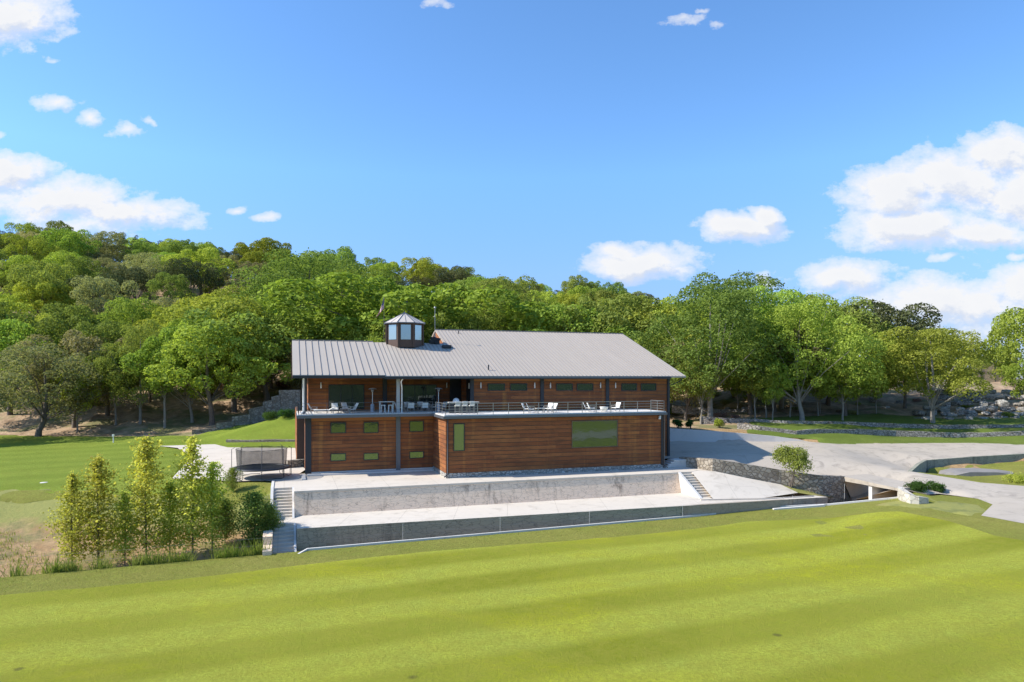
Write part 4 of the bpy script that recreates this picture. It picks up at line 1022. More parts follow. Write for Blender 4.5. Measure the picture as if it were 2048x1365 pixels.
def stool(name, label, group):
    t = empty(name, (0,0,0), 0, label, 'bar stool', group)
    q = MB(); q.box(-.24,.24,-.22,.22,.72,.78); q.build('seat', 'fabric', t, .015)
    q = MB(); q.box(-.24,.24,.2,.25,.80,1.18); q.build('backrest', 'fabric', t, .03)
    for sx in (-1,1):
        for sy in (-1,1): q = MB(); q.bar((sx*.22,sy*.2,0),(sx*.22,sy*.2,.8 if sy < 0 else .85),.03); q.build('leg', 'steel', t)
    q = MB(); q.bar((-.22,-.2,.25),(.22,-.2,.25),.03); q.bar((-.22,.2,.25),(.22,.2,.25),.03); q.bar((-.22,-.2,.25),(-.22,.2,.25),.03); q.bar((.22,-.2,.25),(.22,.2,.25),.03); q.build('foot_rail', 'steel', t)
    return t
def table(name, label, w_, d_, h, mat='table_top', cat='table', group=None):
    t = empty(name, (0,0,0), 0, label, cat, group)
    q = MB(); q.box(-w_/2,w_/2,-d_/2,d_/2,h-.05,h); q.build('tabletop', mat, t, .01)
    for sx in (-1,1):
        for sy in (-1,1): q = MB(); q.bar((sx*(w_/2-.08),sy*(d_/2-.08),0),(sx*(w_/2-.08),sy*(d_/2-.08),h-.05),.05); q.build('leg', 'white_metal' if h > .8 else 'steel', t)
    return t
# dining set on the wing deck
GD = 'pale chairs round the long dining table'
dx = XL(833, 68.5)
place(table('dining_table', 'long pale dining table in front of the right sliding door', 2.6, 1.1, .75), dx, 68.6)
c0 = arm_chair('dining_chair', 'pale dining chair at the near side of the long table, left one', GD)
place(c0, dx-.75, 67.6, 180)
for X, Y, rz, lb in ((dx+.65,67.6,180,'pale dining chair at the near side of the long table, right one'),(dx-1.75,68.6,90,'pale dining chair at the left head of the long table'),(dx+1.75,68.6,-90,'pale dining chair at the right head of the long table'),(dx-.75,69.6,0,'pale dining chair at the far side of the long table, left one'),(dx+.65,69.6,0,'pale dining chair at the far side of the long table, right one'),(dx+2.6,68.2,-60,'pale dining chair pulled away right of the long table beside the heater')): dup(c0, X, Y, rz, lb)
# lounge group on the left
GL = 'pale lounge chairs at the left end of the deck'
l0 = arm_chair('lounge_chair', 'white low lounge chair facing the camera before the left sliding door', GL, 'lounge chair', 'light_fabric', .36, .92, .3)
place(l0, XL(670,68), 68, 0)
for px, Y, rz, lb in ((693,69.4,25,'white tall backed lounge chair in the middle of the left lounge group'),(704,67.4,-75,'white lounge chair facing left at the right of the left lounge group'),(628,68.4,80,'white lounge chair facing right beside the left corner of the deck')): dup(l0, XL(px,Y), Y, rz, lb)
ch = empty('chaise_lounge', (0,0,0), 0, 'low white chaise lounge lying left of the white lounge chairs', 'chaise lounge')
q = MB(); q.box(-.9,.45,-.32,.32,.26,.34); q.add([(.45,-.32,.3),(.95,-.32,.55),(.95,.32,.55),(.45,.32,.3),(.45,-.32,.22),(.95,-.32,.47),(.95,.32,.47),(.45,.32,.22)], [(0,1,2,3),(7,6,5,4),(0,4,5,1),(1,5,6,2),(2,6,7,3)]); q.build('cushion', 'light_fabric', ch)
for sx, sy in ((-.8,-.28),(-.8,.28),(.4,-.28),(.4,.28)): q = MB(); q.bar((sx,sy,0),(sx,sy,.26),.04); q.build('leg', 'steel', ch)
place(ch, XL(647,67.6), 67.6, 0)
place(table('coffee_table', 'low wide slatted coffee table before the left lounge chairs', 1.7, .8, .34, 'brown_metal'), XL(683,66.7), 66.7)
place(table('coffee_table', 'small low coffee table between the white lounge chairs', .9, .6, .38), XL(690,68.2), 68.2)
# bar table with two stools
bx = XL(773, 67.3)
place(table('bar_table', 'tall white bar table beside the deck column', 1.45, .7, 1.06, 'white_metal'), bx, 67.3)
GS = 'white backless stools under the bar table'
s0 = empty('bar_stool', (0,0,0), 0, 'white backless stool under the left end of the bar table', 'stool', GS)
q = MB(); q.box(-.2,.2,-.2,.2,.68,.74); q.build('seat', 'white_metal', s0, .01)
for sx in (-1,1):
    for sy in (-1,1): q = MB(); q.bar((sx*.19,sy*.19,0),(sx*.15,sy*.15,.7),.04); q.build('leg', 'white_metal', s0)
place(s0, bx-.4, 66.75); dup(s0, bx+.3, 66.75, 0, 'white backless stool under the right end of the bar table')
# patio heaters
GH = 'steel patio heaters on the deck'
h0 = empty('patio_heater', (0,0,0), 0, 'steel mushroom patio heater left of the white bar table', 'patio heater', GH)
q = MB(); q.lathe((0,0,0), [(0,0),(.24,0),(.24,.04),(.2,.08),(.19,.72),(.14,.8),(0,.82)], 14); q.build('tank_housing', 'pipe_grey', h0)
q = MB(); q.tube([(0,0,.8),(0,0,2.0)], .035, 8); q.build('pole', 'white_metal', h0)
q = MB(); q.lathe((0,0,0), [(.06,1.95),(.11,2.0),(.13,2.22),(.08,2.25),(0,2.25)], 12); q.build('burner', 'steel', h0)
q = MB(); q.lathe((0,0,0), [(.42,2.24),(.40,2.28),(.2,2.36),(0,2.40)], 18); q.build('reflector', 'pipe_grey', h0)
place(h0, XL(745,68.4), 68.4); dup(h0, XL(877,67.4), 67.4, 0, 'steel mushroom patio heater at the right end of the dining table')
# bar stools behind the rail of the main deck
GB = 'three pale high back bar stools at the deck rail'
b0 = stool('bar_stool', 'high back bar stool at the deck rail, left of three', GB); place(b0, XL(915,62.1), 62.1, 180)
dup(b0, XL(929,62.1), 62.1, 180, 'high back bar stool at the deck rail, middle of three'); dup(b0, XL(943.5,62.1), 62.1, 180, 'high back bar stool at the deck rail, right of three')
t = empty('outdoor_bar', (0,0,0), 0, 'dark outdoor bar counter behind the three high back stools', 'bar counter')
q = MB(); q.box(-1.5,1.5,-.3,.3,1.0,1.06); q.build('counter_top', 'table_top', t); q = MB(); q.box(-1.4,1.4,-.2,.25,0,1.0); q.build('cabinet', 'dark_metal', t)
place(t, XL(930,63.9)-.2, 63.7)
t = empty('kettle_grill', (0,0,0), 0, 'white domed grill under the roof left of the main deck wall', 'grill')
q = MB(); q.lathe((0,0,0), [(0,.75),(.3,.8),(.36,.95),(.3,1.2),(.15,1.34),(0,1.37)], 14); q.build('bowl_and_lid', 'white_metal', t)
for k in range(3): q = MB(); q.bar((.3*math.cos(R(120*k)),.3*math.sin(R(120*k)),0),(.15*math.cos(R(120*k)),.15*math.sin(R(120*k)),.8),.035); q.build('leg', 'dark_metal', t)
place(t, XL(912,66.3), 66.3)
# small sets on the main deck
GM = 'light deck chairs along the long main deck'
m0 = arm_chair('deck_chair', 'light deck chair, leftmost of the four by the low white table', GM, 'deck chair', 'light_fabric', .4, .9, .22)
place(m0, XL(1054,62.3), 62.3, 60)
for px, Y, rz, lb in ((1063,61.6,70,'light deck chair left of the low white table, nearer the rail'),(1096,62.4,-60,'light deck chair right of the low white table, farther from the rail'),(1104,61.7,-75,'light deck chair at the right of the low white table, nearest the rail'),(1176,62.2,65,'light deck chair left of the white tub table, farther back'),(1184,61.6,75,'light deck chair immediately left of the white tub table'),(1231,61.8,-70,'single light deck chair right of the white tub table')): dup(m0, XL(px,Y), Y, rz, lb)
place(table('side_table', 'low white table between the four light deck chairs', .9, .6, .45, 'light_fabric'), XL(1080,62), 62)
q = MB(); q.lathe((0,0,0), [(0,0),(.32,0),(.42,.45),(.44,.5),(0,.5)], 18); o = q.build('tub_table', 'light_fabric'); tag(o, 'white round tub table on the right part of the deck', 'table'); place(o, XL(1208,61.7), 61.7)

# ------------------------------------------------------------------ trampoline
tp = W(519,957,.05)
TR = empty('trampoline', (tp.x, tp.y+.6, H(tp.x,tp.y)+.05), 0, 'round black trampoline with tall net enclosure on the concrete yard', 'trampoline')
rt = 2.45; ht = .92
def ring(mb, r, z, rad, n=36, mi=0): mb.tube([(r*math.cos(2*math.pi*k/n), r*math.sin(2*math.pi*k/n), z) for k in range(n+1)], rad, 6, mi, False)
q = MB(); ring(q, rt, ht, .035)
for k in range(4):
    t0 = R(90*k+20); t1 = R(90*k+70)
    a = Vector((rt*math.cos(t0), rt*math.sin(t0), 0)); c = Vector((rt*math.cos(t1), rt*math.sin(t1), 0))
    q.tube([a+Vector((0,0,ht)), a+Vector((0,0,.15)), a.lerp(c,.12)+Vector((0,0,.04)), a.lerp(c,.5)+Vector((0,0,.1)), a.lerp(c,.88)+Vector((0,0,.04)), c+Vector((0,0,.15)), c+Vector((0,0,ht))], .028, 6)
q.build('frame', 'dark_metal', TR)
q = MB(); n = 40; vs = [(2.1*math.cos(2*math.pi*k/n), 2.1*math.sin(2*math.pi*k/n), ht-.01) for k in range(n)]; q.add(vs, [tuple(range(n))]); q.build('mat', 'black', TR)
q = MB(); q.lathe((0,0,ht), [(2.1,.0),(2.12,.05),(2.5,.05),(2.54,-.04),(2.5,-.08)], 40); q.build('spring_pad', 'dark_metal', TR)
for k in range(8):
    t0 = R(45*k+20); x, y = (rt+.1)*math.cos(t0), (rt+.1)*math.sin(t0)
    q = MB(); q.tube([(x,y,.1),(x,y,2.65),(x*.9,y*.9,2.78)], .028, 6); q.build('enclosure_pole', 'dark_metal', TR)
q = MB(); n = 48
for k in range(n):
    a0, a1 = 2*math.pi*k/n, 2*math.pi*(k+1)/n; r0, r1 = 2.12, 2.22
    q.add([(r0*math.cos(a0),r0*math.sin(a0),ht),(r0*math.cos(a1),r0*math.sin(a1),ht),(r1*math.cos(a1),r1*math.sin(a1),2.62+.06*math.sin(8*a1)),(r1*math.cos(a0),r1*math.sin(a0),2.62+.06*math.sin(8*a0))], [(0,1,2,3)], 0, True)
ring(q, 2.22, 2.62, .02, 36, 1)
q.build('safety_net', ['mesh_net','net_black'], TR)
q = MB(); q.bar((-2.75,-.6,0),(-2.55,-.5,.95),.035); q.bar((-2.75,-1.0,0),(-2.55,-.9,.95),.035)
for i in range(3): z = .22+i*.26; q.bar((-2.7+z*.15,-.57,z),(-2.7+z*.15,-.97,z),.04)
q.build('ladder', 'steel', TR)

# ------------------------------------------------------------------ flag and pole behind the roof
fx, fy = WD(768, 96); fz = H(fx, fy)
FL = empty('flagpole', (fx, fy, fz), 0, 'flagpole behind the roof with limp striped flag', 'flagpole')
ztop = ZC+(HY-594)*96/F-fz
q = MB(); q.tube([(0,0,0),(0,0,ztop)], [.05,.03], 8); q.build('pole', 'brown_metal', FL)
q = MB(); nx, nz = 14, 13; L0 = 2.3
V_ = {}
for i in range(nx+1):
    for j in range(nz+1):
        u = i/nx; v = j/nz
        x = -.05-u*1.15*(.30+.70*v) ; y = .10*math.sin(u*9+v*2)*(.3+v); z = ztop-.1-v*1.6-u*1.5*(1-.1*v)
        V_[i, j] = (x, y, z)
for i in range(nx):
    for j in range(nz):
        canton = i < 6 and j < 7; mi = 2 if canton else (0 if j % 2 == 0 else 1)
        q.add([V_[i,j],V_[i+1,j],V_[i+1,j+1],V_[i,j+1]], [(0,1,2,3)], mi, True)
q.build('flag', ['flag_red','flag_white','flag_blue'], FL)

# ------------------------------------------------------------------ fence stakes along the kerb
def stake(px, yb, h, z):
    p = W(px, yb, z); o = empty('fence_stake', p, 0, None, None); return p
GK = 'thin white fence stakes along the lawn kerb'
sp0 = MB(); sp0.tube([(0,0,-.2),(.01,0,1.1)], .009, 6); st0 = sp0.build('fence_stake', 'white_metal')
stk = [(805,1080,'thin white stake before the left part of the dark lower wall'),(1000,1066,'thin white stake before the middle of the dark lower wall'),(1179,1048,'thin white stake before the right part of the dark lower wall'),(1366,1036,'thin white stake in front of the right hand steps'),(1586,1017,'thin white stake by the brown stained wall'),(1690,1006,'thin stake in front of the left culvert opening')]
for i, (px, py, lb) in enumerate(stk):
    o = st0 if i == 0 else st0.copy()
    if i: COL.objects.link(o)
    x, y = W(px, py, -2.85)[:2]; o.location = (x, y+.12, -2.85 if i < 5 else -2.3); o.scale = (1,1,1.05+.1*(i%2)); tag(o, lb, 'stake', GK)
q = MB(); prev = None
pts = [W(px, py, -2.85) for px, py, _ in stk]; pts = [Vector((*edge_pt(-30,.3)[:2], -2.9)), Vector((*edge_pt(-20,.3)[:2], -2.9))]+pts
for a, c in zip(pts, pts[1:]):
    for h in (.55, 1.05): q.tube([Vector((a.x,a.y+.12,a.z+h)), Vector(((a.x+c.x)/2,(a.y+c.y)/2+.12,(a.z+c.z)/2+h-.05)), Vector((c.x,c.y+.12,c.z+h))], .005, 4)
tag(q.build('fence_wire', 'steel'), 'thin wires strung between the white stakes along the kerb', 'fence wire')
# small posts on the left lawn
q = MB(); q.tube([(0,0,-.1),(0,0,1.1)], .07, 8); q.box(-.14,.1,-.1,.1,1.0,1.3); o = q.build('marker_post', 'white_metal'); o.location = W(227,888,.05); tag(o, 'short white marker post in tree shade on the left lawn', 'post')
q = MB(); q.tube([(0,0,-.1),(0,0,1.0)], .03, 6); o = q.build('marker_post', 'steel'); o.location = W(305,892,.1); tag(o, 'thin grey marker stick on the left lawn near the path', 'post')
q = MB(); q.lathe((0,0,0), [(0,.04),(.3,.04),(.34,.0)], 16); o = q.build('drain_cover', 'white_concrete'); o.location = W(88,966,-.45); tag(o, 'flat pale round cover lying in the left lawn', 'cover')

# far right: fence, shed, boulders
fr = Vector((*WD(1990, 145), 0)); fr.z = H(fr.x, fr.y)
FE = empty('yard_fence', fr, 0, 'tan screened fence with dark steel posts on the far right rise', 'fence')
q = MB(); q.box(-4.2,4.5,0,.06,.1,4.2); q.build('screen', 'tan_fence', FE)
for k in range(5): q = MB(); x = -6+k*3; q.bar((x,-.05,0),(x,-.05,5.0 if k%2 else 4.4),.12); q.build('post', 'dark_metal', FE)
q = MB(); q.bar((-6,-.06,4.25),(6,-.06,4.25),.1); q.bar((-6,-.06,2.2),(6,-.06,2.2),.06); q.build('rail', 'dark_metal', FE)
sh = Vector((*WD(1772, 138), 0)); sh.z = H(sh.x, sh.y)-.3
SH = empty('shed', sh, R(10), 'brown timber shed with dark flat roof half hidden behind the right trees', 'shed')
q = MB(); q.box(-2.6,2.6,0,3.5,0,5.4); q.build('wall', 'shed_wood', SH); q = MB(); q.box(-3.2,3.2,-.7,4,5.4,5.75); q.build('roof', 'dark_metal', SH)
q = MB(); q.box(-2.4,-2.1,-.5,-.2,0,5.4); q.build('post', 'orange_wood', SH); q = MB(); q.box(-.6,.5,-.05,-.01,0,2.1); q.build('door', 'cream', SH)
def rock_mesh(seed, sx, sy, sz, name, mat):
    r = random.Random(seed); import bmesh
    bm = bmesh.new(); bmesh.ops.create_icosphere(bm, subdivisions=2, radius=1)
    ph = [r.uniform(0, 6) for _ in range(6)]
    for v in bm.verts:
        c = v.co; k = 1+.16*math.sin(c.x*3+ph[0])+.14*math.sin(c.y*3.3+ph[1])+.12*math.sin(c.z*4+ph[2])
        for ax in range(3): c[ax] = max(-.72, min(.72, c[ax]*k))
        v.co = Vector((c.x*sx, c.y*sy, c.z*sz))
    me = bpy.data.meshes.new(name); bm.to_mesh(me); bm.free(); me.materials.append(MATS[mat]); return me
rocks = [rock_mesh(i, 1.2, .9, .65, 'boulder', 'rough_stone' if i % 2 else 'pale_stone') for i in range(4)]
GR = 'stacked limestone boulders on the right slope'
rr = random.Random(11)
for row, (py, d) in enumerate(((838,106),(828,108.5),(818,111),(808,114),(797,117.5),(785,122))):
    px = 1835+row*10+rr.uniform(-10,10)
    while px < 2075:
        x, y = WD(px, d+rr.uniform(-.7,.7)); 
        o = bpy.data.objects.new('boulder', rr.choice(rocks)); COL.objects.link(o)
        s_ = rr.uniform(.6,1.15); o.location = (x, y, ZC-(py+rr.uniform(-2,2)-HY)*d/F); o.scale = (s_*1.1, s_, s_*rr.uniform(.7,1.1)); o.rotation_euler = (rr.uniform(-.15,.15), rr.uniform(-.15,.15), rr.uniform(0,6))
        tag(o, 'limestone boulder stacked with others into a rough bank at the far right', 'boulder', GR)
        px += s_*F/d*2.0*rr.uniform(.8,1.3)+(14 if rr.random() < .12 else 0)
# fill behind the boulders so the bank has earth
for px, py, d in ((1455,812,117),(1490,818,114),(1700,795,125),(1745,800,122),(1800,802,120),(1770,812,115),(1590,800,124),(1388,800,121)):
    o = bpy.data.objects.new('boulder', rr.choice(rocks)); COL.objects.link(o); x, y = WD(px, d); o.location = (x, y, H(x, y)+.1); s_ = rr.uniform(.5,.9); o.scale = (s_,s_,s_); o.rotation_euler[2] = rr.uniform(0,6)
    tag(o, 'single limestone boulder lying under the right hand trees', 'boulder', 'loose boulders under the right hand trees')
o = bpy.data.objects.new('rock_outcrop', rock_mesh(21, 5.0, 2.4, .5, 'rock_outcrop', 'grey_rock')); COL.objects.link(o)
p = W(1945,950,-1.75); o.location = (p.x, p.y, H(p.x,p.y)+.12); tag(o, 'broad flat grey rock outcrop between the drive and the grey wall', 'rock')
drape('cart_path', [tuple(L(*p)[:2]) for p in ((43,10.5),(49,0),(58,-3.5),(80,-4),(80,13),(60,10),(52,9))], 'drive_concrete', .12, 2.5, kind='structure')
# wooded rise behind the viewpoint, seen in the window glass
q = MB(); hx = list(range(-400, 401, 16)); hr = random.Random(4)
prof = [(-30,-3.5),(-33,4),(-40,8.5),(-60,12),(-120,15),(-300,0)]
V_ = [[(x, y+hr.uniform(-1.5,1.5), z+(hr.uniform(-1.8,1.8) if z > 0 else 0)) for x in hx] for y, z in prof]
for i in range(len(prof)-1):
    for j in range(len(hx)-1): q.add([V_[i][j],V_[i][j+1],V_[i+1][j+1],V_[i+1][j]], [(0,1,2,3)], 0, True)
q.build('hills', 'hedge')['kind'] = 'structure'
# ------------------------------------------------------------------ vegetation
def leaf_arrays(rg, pts, nrm, size, asp=.62):
    n = len(pts); r = rg.normal(size=(n, 3)); nn = nrm/np.maximum(np.linalg.norm(nrm, axis=1, keepdims=True), 1e-6)
    t = np.cross(nn, r); t /= np.maximum(np.linalg.norm(t, axis=1, keepdims=True), 1e-6); b = np.cross(nn, t)
    s = size[:, None]
    v = np.empty((n, 4, 3)); bend = nn*s*.12
    v[:, 0] = pts-t*s*.5; v[:, 1] = pts-b*s*.5*asp+bend; v[:, 2] = pts+t*s*.5; v[:, 3] = pts+b*s*.5*asp+bend
    return v.reshape(-1, 3)
def leaf_mesh(name, verts, mat):
    n = len(verts)//4; me = bpy.data.meshes.new(name)
    me.vertices.add(len(verts)); me.vertices.foreach_set('co', verts.astype(np.float32).ravel())
    me.loops.add(n*4); me.loops.foreach_set('vertex_index', np.arange(n*4, dtype=np.int32))
    me.polygons.add(n); me.polygons.foreach_set('loop_start', np.arange(0, n*4, 4, dtype=np.int32)); me.polygons.foreach_set('loop_total', np.full(n, 4, dtype=np.int32))
    me.materials.append(MATS[mat]); me.update(calc_edges=True); return me
def blobs_to_leaves(rg, bl, n, size, jitter=.7, up=.25, inner=.72):
    """bl: array (k,4) of centre + radius"""
    w_ = bl[:, 3]**2; w_ = w_/w_.sum(); idx = rg.choice(len(bl), n, p=w_)
    d = rg.normal(size=(n, 3)); d[:, 2] += .45; d /= np.linalg.norm(d, axis=1, keepdims=True)
    rad = bl[idx, 3]*(1.08-.45*rg.random(n)**2.2)
    P = bl[idx, :3]+d*rad[:, None]*np.array([1, 1, .82])
    keep = np.ones(n, bool)
    for k in range(len(bl)):
        dd = np.linalg.norm((P-bl[k, :3])/np.array([1, 1, .82]), axis=1)
        keep &= ~((dd < bl[k, 3]*inner) & (idx != k))
    P = P[keep]; d = d[keep]
    nr = d+rg.normal(size=P.shape)*jitter; nr[:, 2] += up
    return leaf_arrays(rg, P, nr, size*(.65+.7*rg.random(len(P))))
def make_tree(seed, kind, mat, Hh=10., Rr=4.6, trunk_h=2.6, nb=34, br=1.5, nleaf=11000, ls=.34, flat=.72, bark='bark', lean=0., sparse=.0, shape='round', r0=.22):
    rg = np.random.default_rng(seed); r = random.Random(seed)
    cz = trunk_h+(Hh-trunk_h)*.5; hz = (Hh-trunk_h)*.5
    bl = []
    k = 0; nb = int(nb*1.5); br *= .74
    while len(bl) < nb and k < 6000:
        k += 1
        d = rg.normal(size=3); d /= np.linalg.norm(d)
        if d[2] < -.85 and shape != 'cone': continue
        rad = .45+.5*rg.random()**.6
        if shape == 'cone':
            t = rg.random(); ang = rg.random()*6.283; rr_ = Rr*(1-t)**.8*(.25+.7*rg.random()); c = np.array([rr_*math.cos(ang), rr_*math.sin(ang), trunk_h+t*(Hh-trunk_h)*.95]); rb_ = br*(.5+.7*(1-t))*(.7+.5*rg.random())
        else:
            lob = 1+.27*math.sin(math.atan2(d[1], d[0])*3+seed)+.20*math.sin(math.atan2(d[1], d[0])*2+seed*2.3+d[2]*3); c = np.array([d[0]*Rr*rad*lob, d[1]*Rr*rad*lob, cz+d[2]*hz*rad*(1+.12*math.sin(seed+d[0]*4))]); rb_ = br*(.45+1.1*rg.random()**1.4)
        if shape == 'umbrella' and c[2] < Hh*.55: continue
        # keep the blob inside the overall crown height
        if c[2]+rb_*.8 > Hh: c[2] = Hh-rb_*.8
        if all(np.linalg.norm(c-b[:3]) > .66*(rb_+b[3]) for b in bl): bl.append([*c, rb_])
    bl = np.array(bl)
    ls *= .78; nleaf = int(nleaf*1.08)
    lv = blobs_to_leaves(rg, bl, nleaf, ls, .8, .3, .9)
    # loose outer sprigs
    m_ = nleaf//9; idx = rg.integers(0, len(bl), m_); d = rg.normal(size=(m_, 3)); d /= np.linalg.norm(d, axis=1, keepdims=True)
    P = bl[idx, :3]+d*bl[idx, 3:4]*(1.0+.16*rg.random((m_, 1)))
    lv2 = leaf_arrays(rg, P, d+rg.normal(size=P.shape), ls*(.6+.6*rg.random(m_)))
    crown = leaf_mesh('crown', np.concatenate([lv, lv2]), mat)
    q = MB(); lx = lean
    th_ = trunk_h+hz*.5
    q.tube([(0,0,-.5),(lx*.15,0,trunk_h*.35),(lx*.5+r.uniform(-.1,.1),r.uniform(-.1,.1),trunk_h*.8),(lx*.9,r.uniform(-.2,.2),th_),(lx*.7,r.uniform(-.3,.3),cz+hz*.6)], [r0*1.35,r0,r0*.85,r0*.6,.05], 7)
    order = sorted(range(len(bl)), key=lambda i: r.random())[:10]
    for i in order:
        c = Vector(bl[i, :3]); s0 = Vector((lx*.7, 0, trunk_h*r.uniform(.75, 1.15))) if shape != 'cone' else Vector((0, 0, max(.5, c.z-1.0)))
        mid = s0.lerp(c, .5)+Vector((r.uniform(-.3,.3), r.uniform(-.3,.3), r.uniform(-.1,.5)))
        q.tube([s0, mid, c], [r0*.30, r0*.18, .02], 5, 0, False)
    me_o = q.build('trunk', bark)
    tm = me_o.data; bpy.data.objects.remove(me_o)
    return dict(crown=crown, trunk=tm, H=Hh, R=Rr, kind=kind)
PR = {
 'bright': [make_tree(1,'bright','leaf_bright',10,4.6,2.4,34,1.55,13000,.33), make_tree(2,'bright','leaf_bright',9.5,5.0,2.2,36,1.5,13000,.33,lean=.5)],
 'mid': [make_tree(3,'mid','leaf_mid',10.5,4.6,2.4,36,1.5,13000,.33), make_tree(4,'mid','leaf_mid',9.5,5.0,2.0,36,1.5,13000,.33,lean=-.6), make_tree(5,'mid','leaf_mid',11.5,4.3,2.6,38,1.45,13000,.32)],
 'olive': [make_tree(6,'olive','leaf_olive',9.5,4.8,2.0,44,1.25,14000,.26,lean=.7), make_tree(7,'olive','leaf_olive',8.5,4.4,1.8,40,1.2,13000,.26)],
 'yellow': [make_tree(8,'yellow','leaf_yellow',9.5,4.6,2.6,30,1.5,12000,.34), make_tree(9,'yellow','leaf_yellow',8.5,4.9,3.0,28,1.35,11000,.34,shape='umbrella')],
 'cedar': [make_tree(10,'cedar','leaf_cedar',9,3.5,1.2,46,1.05,12000,.24,r0=.16), make_tree(11,'cedar','leaf_cedar',8,4.0,1.6,40,1.15,12000,.24,shape='umbrella',r0=.16), make_tree(12,'cedar','leaf_cedar',9.5,3.0,.8,46,1.0,12000,.23,shape='cone',r0=.15)],
 'dry': [make_tree(13,'dry','leaf_dry',6.5,3.4,1.2,30,1.0,4200,.22,r0=.14)],
 'slim': [make_tree(14,'slim','leaf_bright',8.0,2.1,2.6,20,1.0,6500,.27,bark='pale_bark',r0=.10), make_tree(15,'slim','leaf_mid',7.5,2.3,2.2,20,1.0,6500,.27,bark='pale_bark',r0=.10)],
 'tall': [make_tree(16,'tall','leaf_mid',13.5,5.0,2.4,54,1.6,19000,.28,r0=.24,bark='pale_bark'), make_tree(17,'tall','leaf_bright',12.5,4.9,2.1,54,1.55,19000,.28,r0=.22,bark='pale_bark',lean=.6), make_tree(18,'tall','leaf_mid',13,5.4,2.0,56,1.65,19000,.28,r0=.24,lean=-.5)],
}
KIND = {'bright':'bright green oak', 'mid':'mid green oak', 'olive':'grey olive live oak', 'yellow':'yellow green oak', 'cedar':'dark olive cedar', 'dry':'dry brown leafless scrub tree', 'slim':'slender young tree', 'tall':'tall broad oak'}
TN = {'bright':'oak_tree','mid':'oak_tree','olive':'live_oak_tree','yellow':'oak_tree','cedar':'cedar_tree','dry':'scrub_tree','slim':'young_tree','tall':'oak_tree'}
tr_rng = random.Random(99)
NT = 0
def tree(kind, x, y, h, label, group=None, z=None, wide=1.0, var=None, rz=None):
    global NT
    p = PR[kind][var if var is not None else tr_rng.randrange(len(PR[kind]))]; NT += 1
    s = h/p['H']; e = empty(TN[kind], (x, y, H(x, y)-.15 if z is None else z), tr_rng.uniform(0, 6.28) if rz is None else rz, label, 'tree', group)
    e.scale = (s*wide, s*wide, s)
    for nm in ('trunk', 'crown'):
        o = bpy.data.objects.new(nm, p[nm]); COL.objects.link(o); o.parent = e
    return e
placed = []
def clear(x, y, r): return all((x-a)**2+(y-b)**2 > (r+c)**2*.25 for a, b, c in placed)
def T(kind, px, d, ytop, label, group=None, wide=1.0, var=None, rz=None):
    x, y = WD(px, d); z = H(x, y); h = ZC+(HY-ytop)*d/F-z; tree(kind, x, y, h, label, group, None, wide, var, rz); placed.append((x, y, 5*wide))
# ---- signature trees read off the photograph: kind, column, distance, top row
T('olive',75,104,688,'grey olive live oak overhanging the left lawn, nearest the left frame edge',wide=1.3,var=0,rz=.3)
T('olive',150,112,660,'grey olive live oak with leaning trunk second from the left lawn edge',wide=1.0)
T('mid',215,118,640,'dark green oak with curved bare trunk behind the left lawn',wide=1.05)
T('slim',155,109,735,'slender young tree with pale straight trunk under the leaning live oak')
T('slim',232,113,690,'slender young tree standing in shade left of the white trunked pair')
T('tall',281,112,640,'tall oak with straight pale trunk behind the white marker post',wide=.8,var=0)
T('slim',330,110,655,'slender young tree with thin pale trunk behind the left path')
T('tall',385,114,628,'tall light green oak above the low end of the stepped wall',wide=.8,var=1)
T('bright',425,111,652,'spreading bright green oak leaning over the stepped wall',wide=1.15)
T('bright',468,121,598,'bright green oak behind the stepped stone wall',wide=1.1)
T('yellow',420,130,590,'yellow green oak high behind the left path',wide=1.0,var=0)
T('mid',535,126,590,'broad green oak just left of the house roof',wide=1.25)
T('tall',620,150,500,'very tall round green oak left of the cupola, rising above the roof',wide=1.3,var=2)
T('tall',560,152,545,'tall green oak at the left of the round one above the roof',wide=1.1,var=0)
T('mid',690,140,600,'green oak directly behind the lower roof left of the flag',wide=1.05)
T('yellow',820,132,562,'bright yellow green umbrella shaped oak right behind the cupola',wide=1.6,var=1)
T('bright',760,118,640,'small bright green oak behind the flag')
T('mid',885,126,632,'dark green oak behind the antenna mast',wide=1.0)
T('tall',1000,140,548,'tall full green oak behind the middle of the high roof',wide=1.15,var=0)
T('mid',955,128,620,'green oak behind the left part of the high roof ridge')
T('mid',1050,132,612,'dark green oak with bare stems above the high ridge')
T('bright',1130,126,612,'round bright green oak over the middle of the high ridge',wide=1.15)
T('mid',1195,128,598,'round green oak over the right half of the high ridge',wide=1.1)
T('mid',1262,130,590,'green oak above the right end of the ridge',wide=1.15)
T('bright',1330,128,610,'green oak behind the right roof slope',wide=1.0)
T('mid',1300,118,665,'lower green oak just beyond the right roof edge',wide=.9)
T('tall',1420,106,556,'tall olive green oak with thick white trunk right of the house',wide=1.15,var=0,rz=1)
T('tall',1470,128,546,'tallest dark green oak on the skyline right of the house',wide=1.2,var=2)
T('tall',1385,122,585,'bright broad oak close behind the right roof corner',wide=1.0,var=1)
T('olive',1370,112,680,'grey olive oak low beside the right roof corner',wide=.8)
T('bright',1500,110,640,'bright green oak spreading low among the right trunks',wide=1.1)
T('tall',1563,116,570,'tall oak with high crown in the middle of the right grove',wide=.95,var=1)
T('olive',1548,112,650,'grey olive live oak between the two tall right hand oaks',wide=1.0)
T('tall',1605,104,594,'tall bright oak with grey trunk at the edge of the upper stone wall',wide=1.05,var=1,rz=2)
T('tall',1655,118,588,'full green oak right of the grey trunked tall oak',wide=1.1,var=2)
T('bright',1690,108,650,'bright green oak with low crown in the right grove',wide=.95)
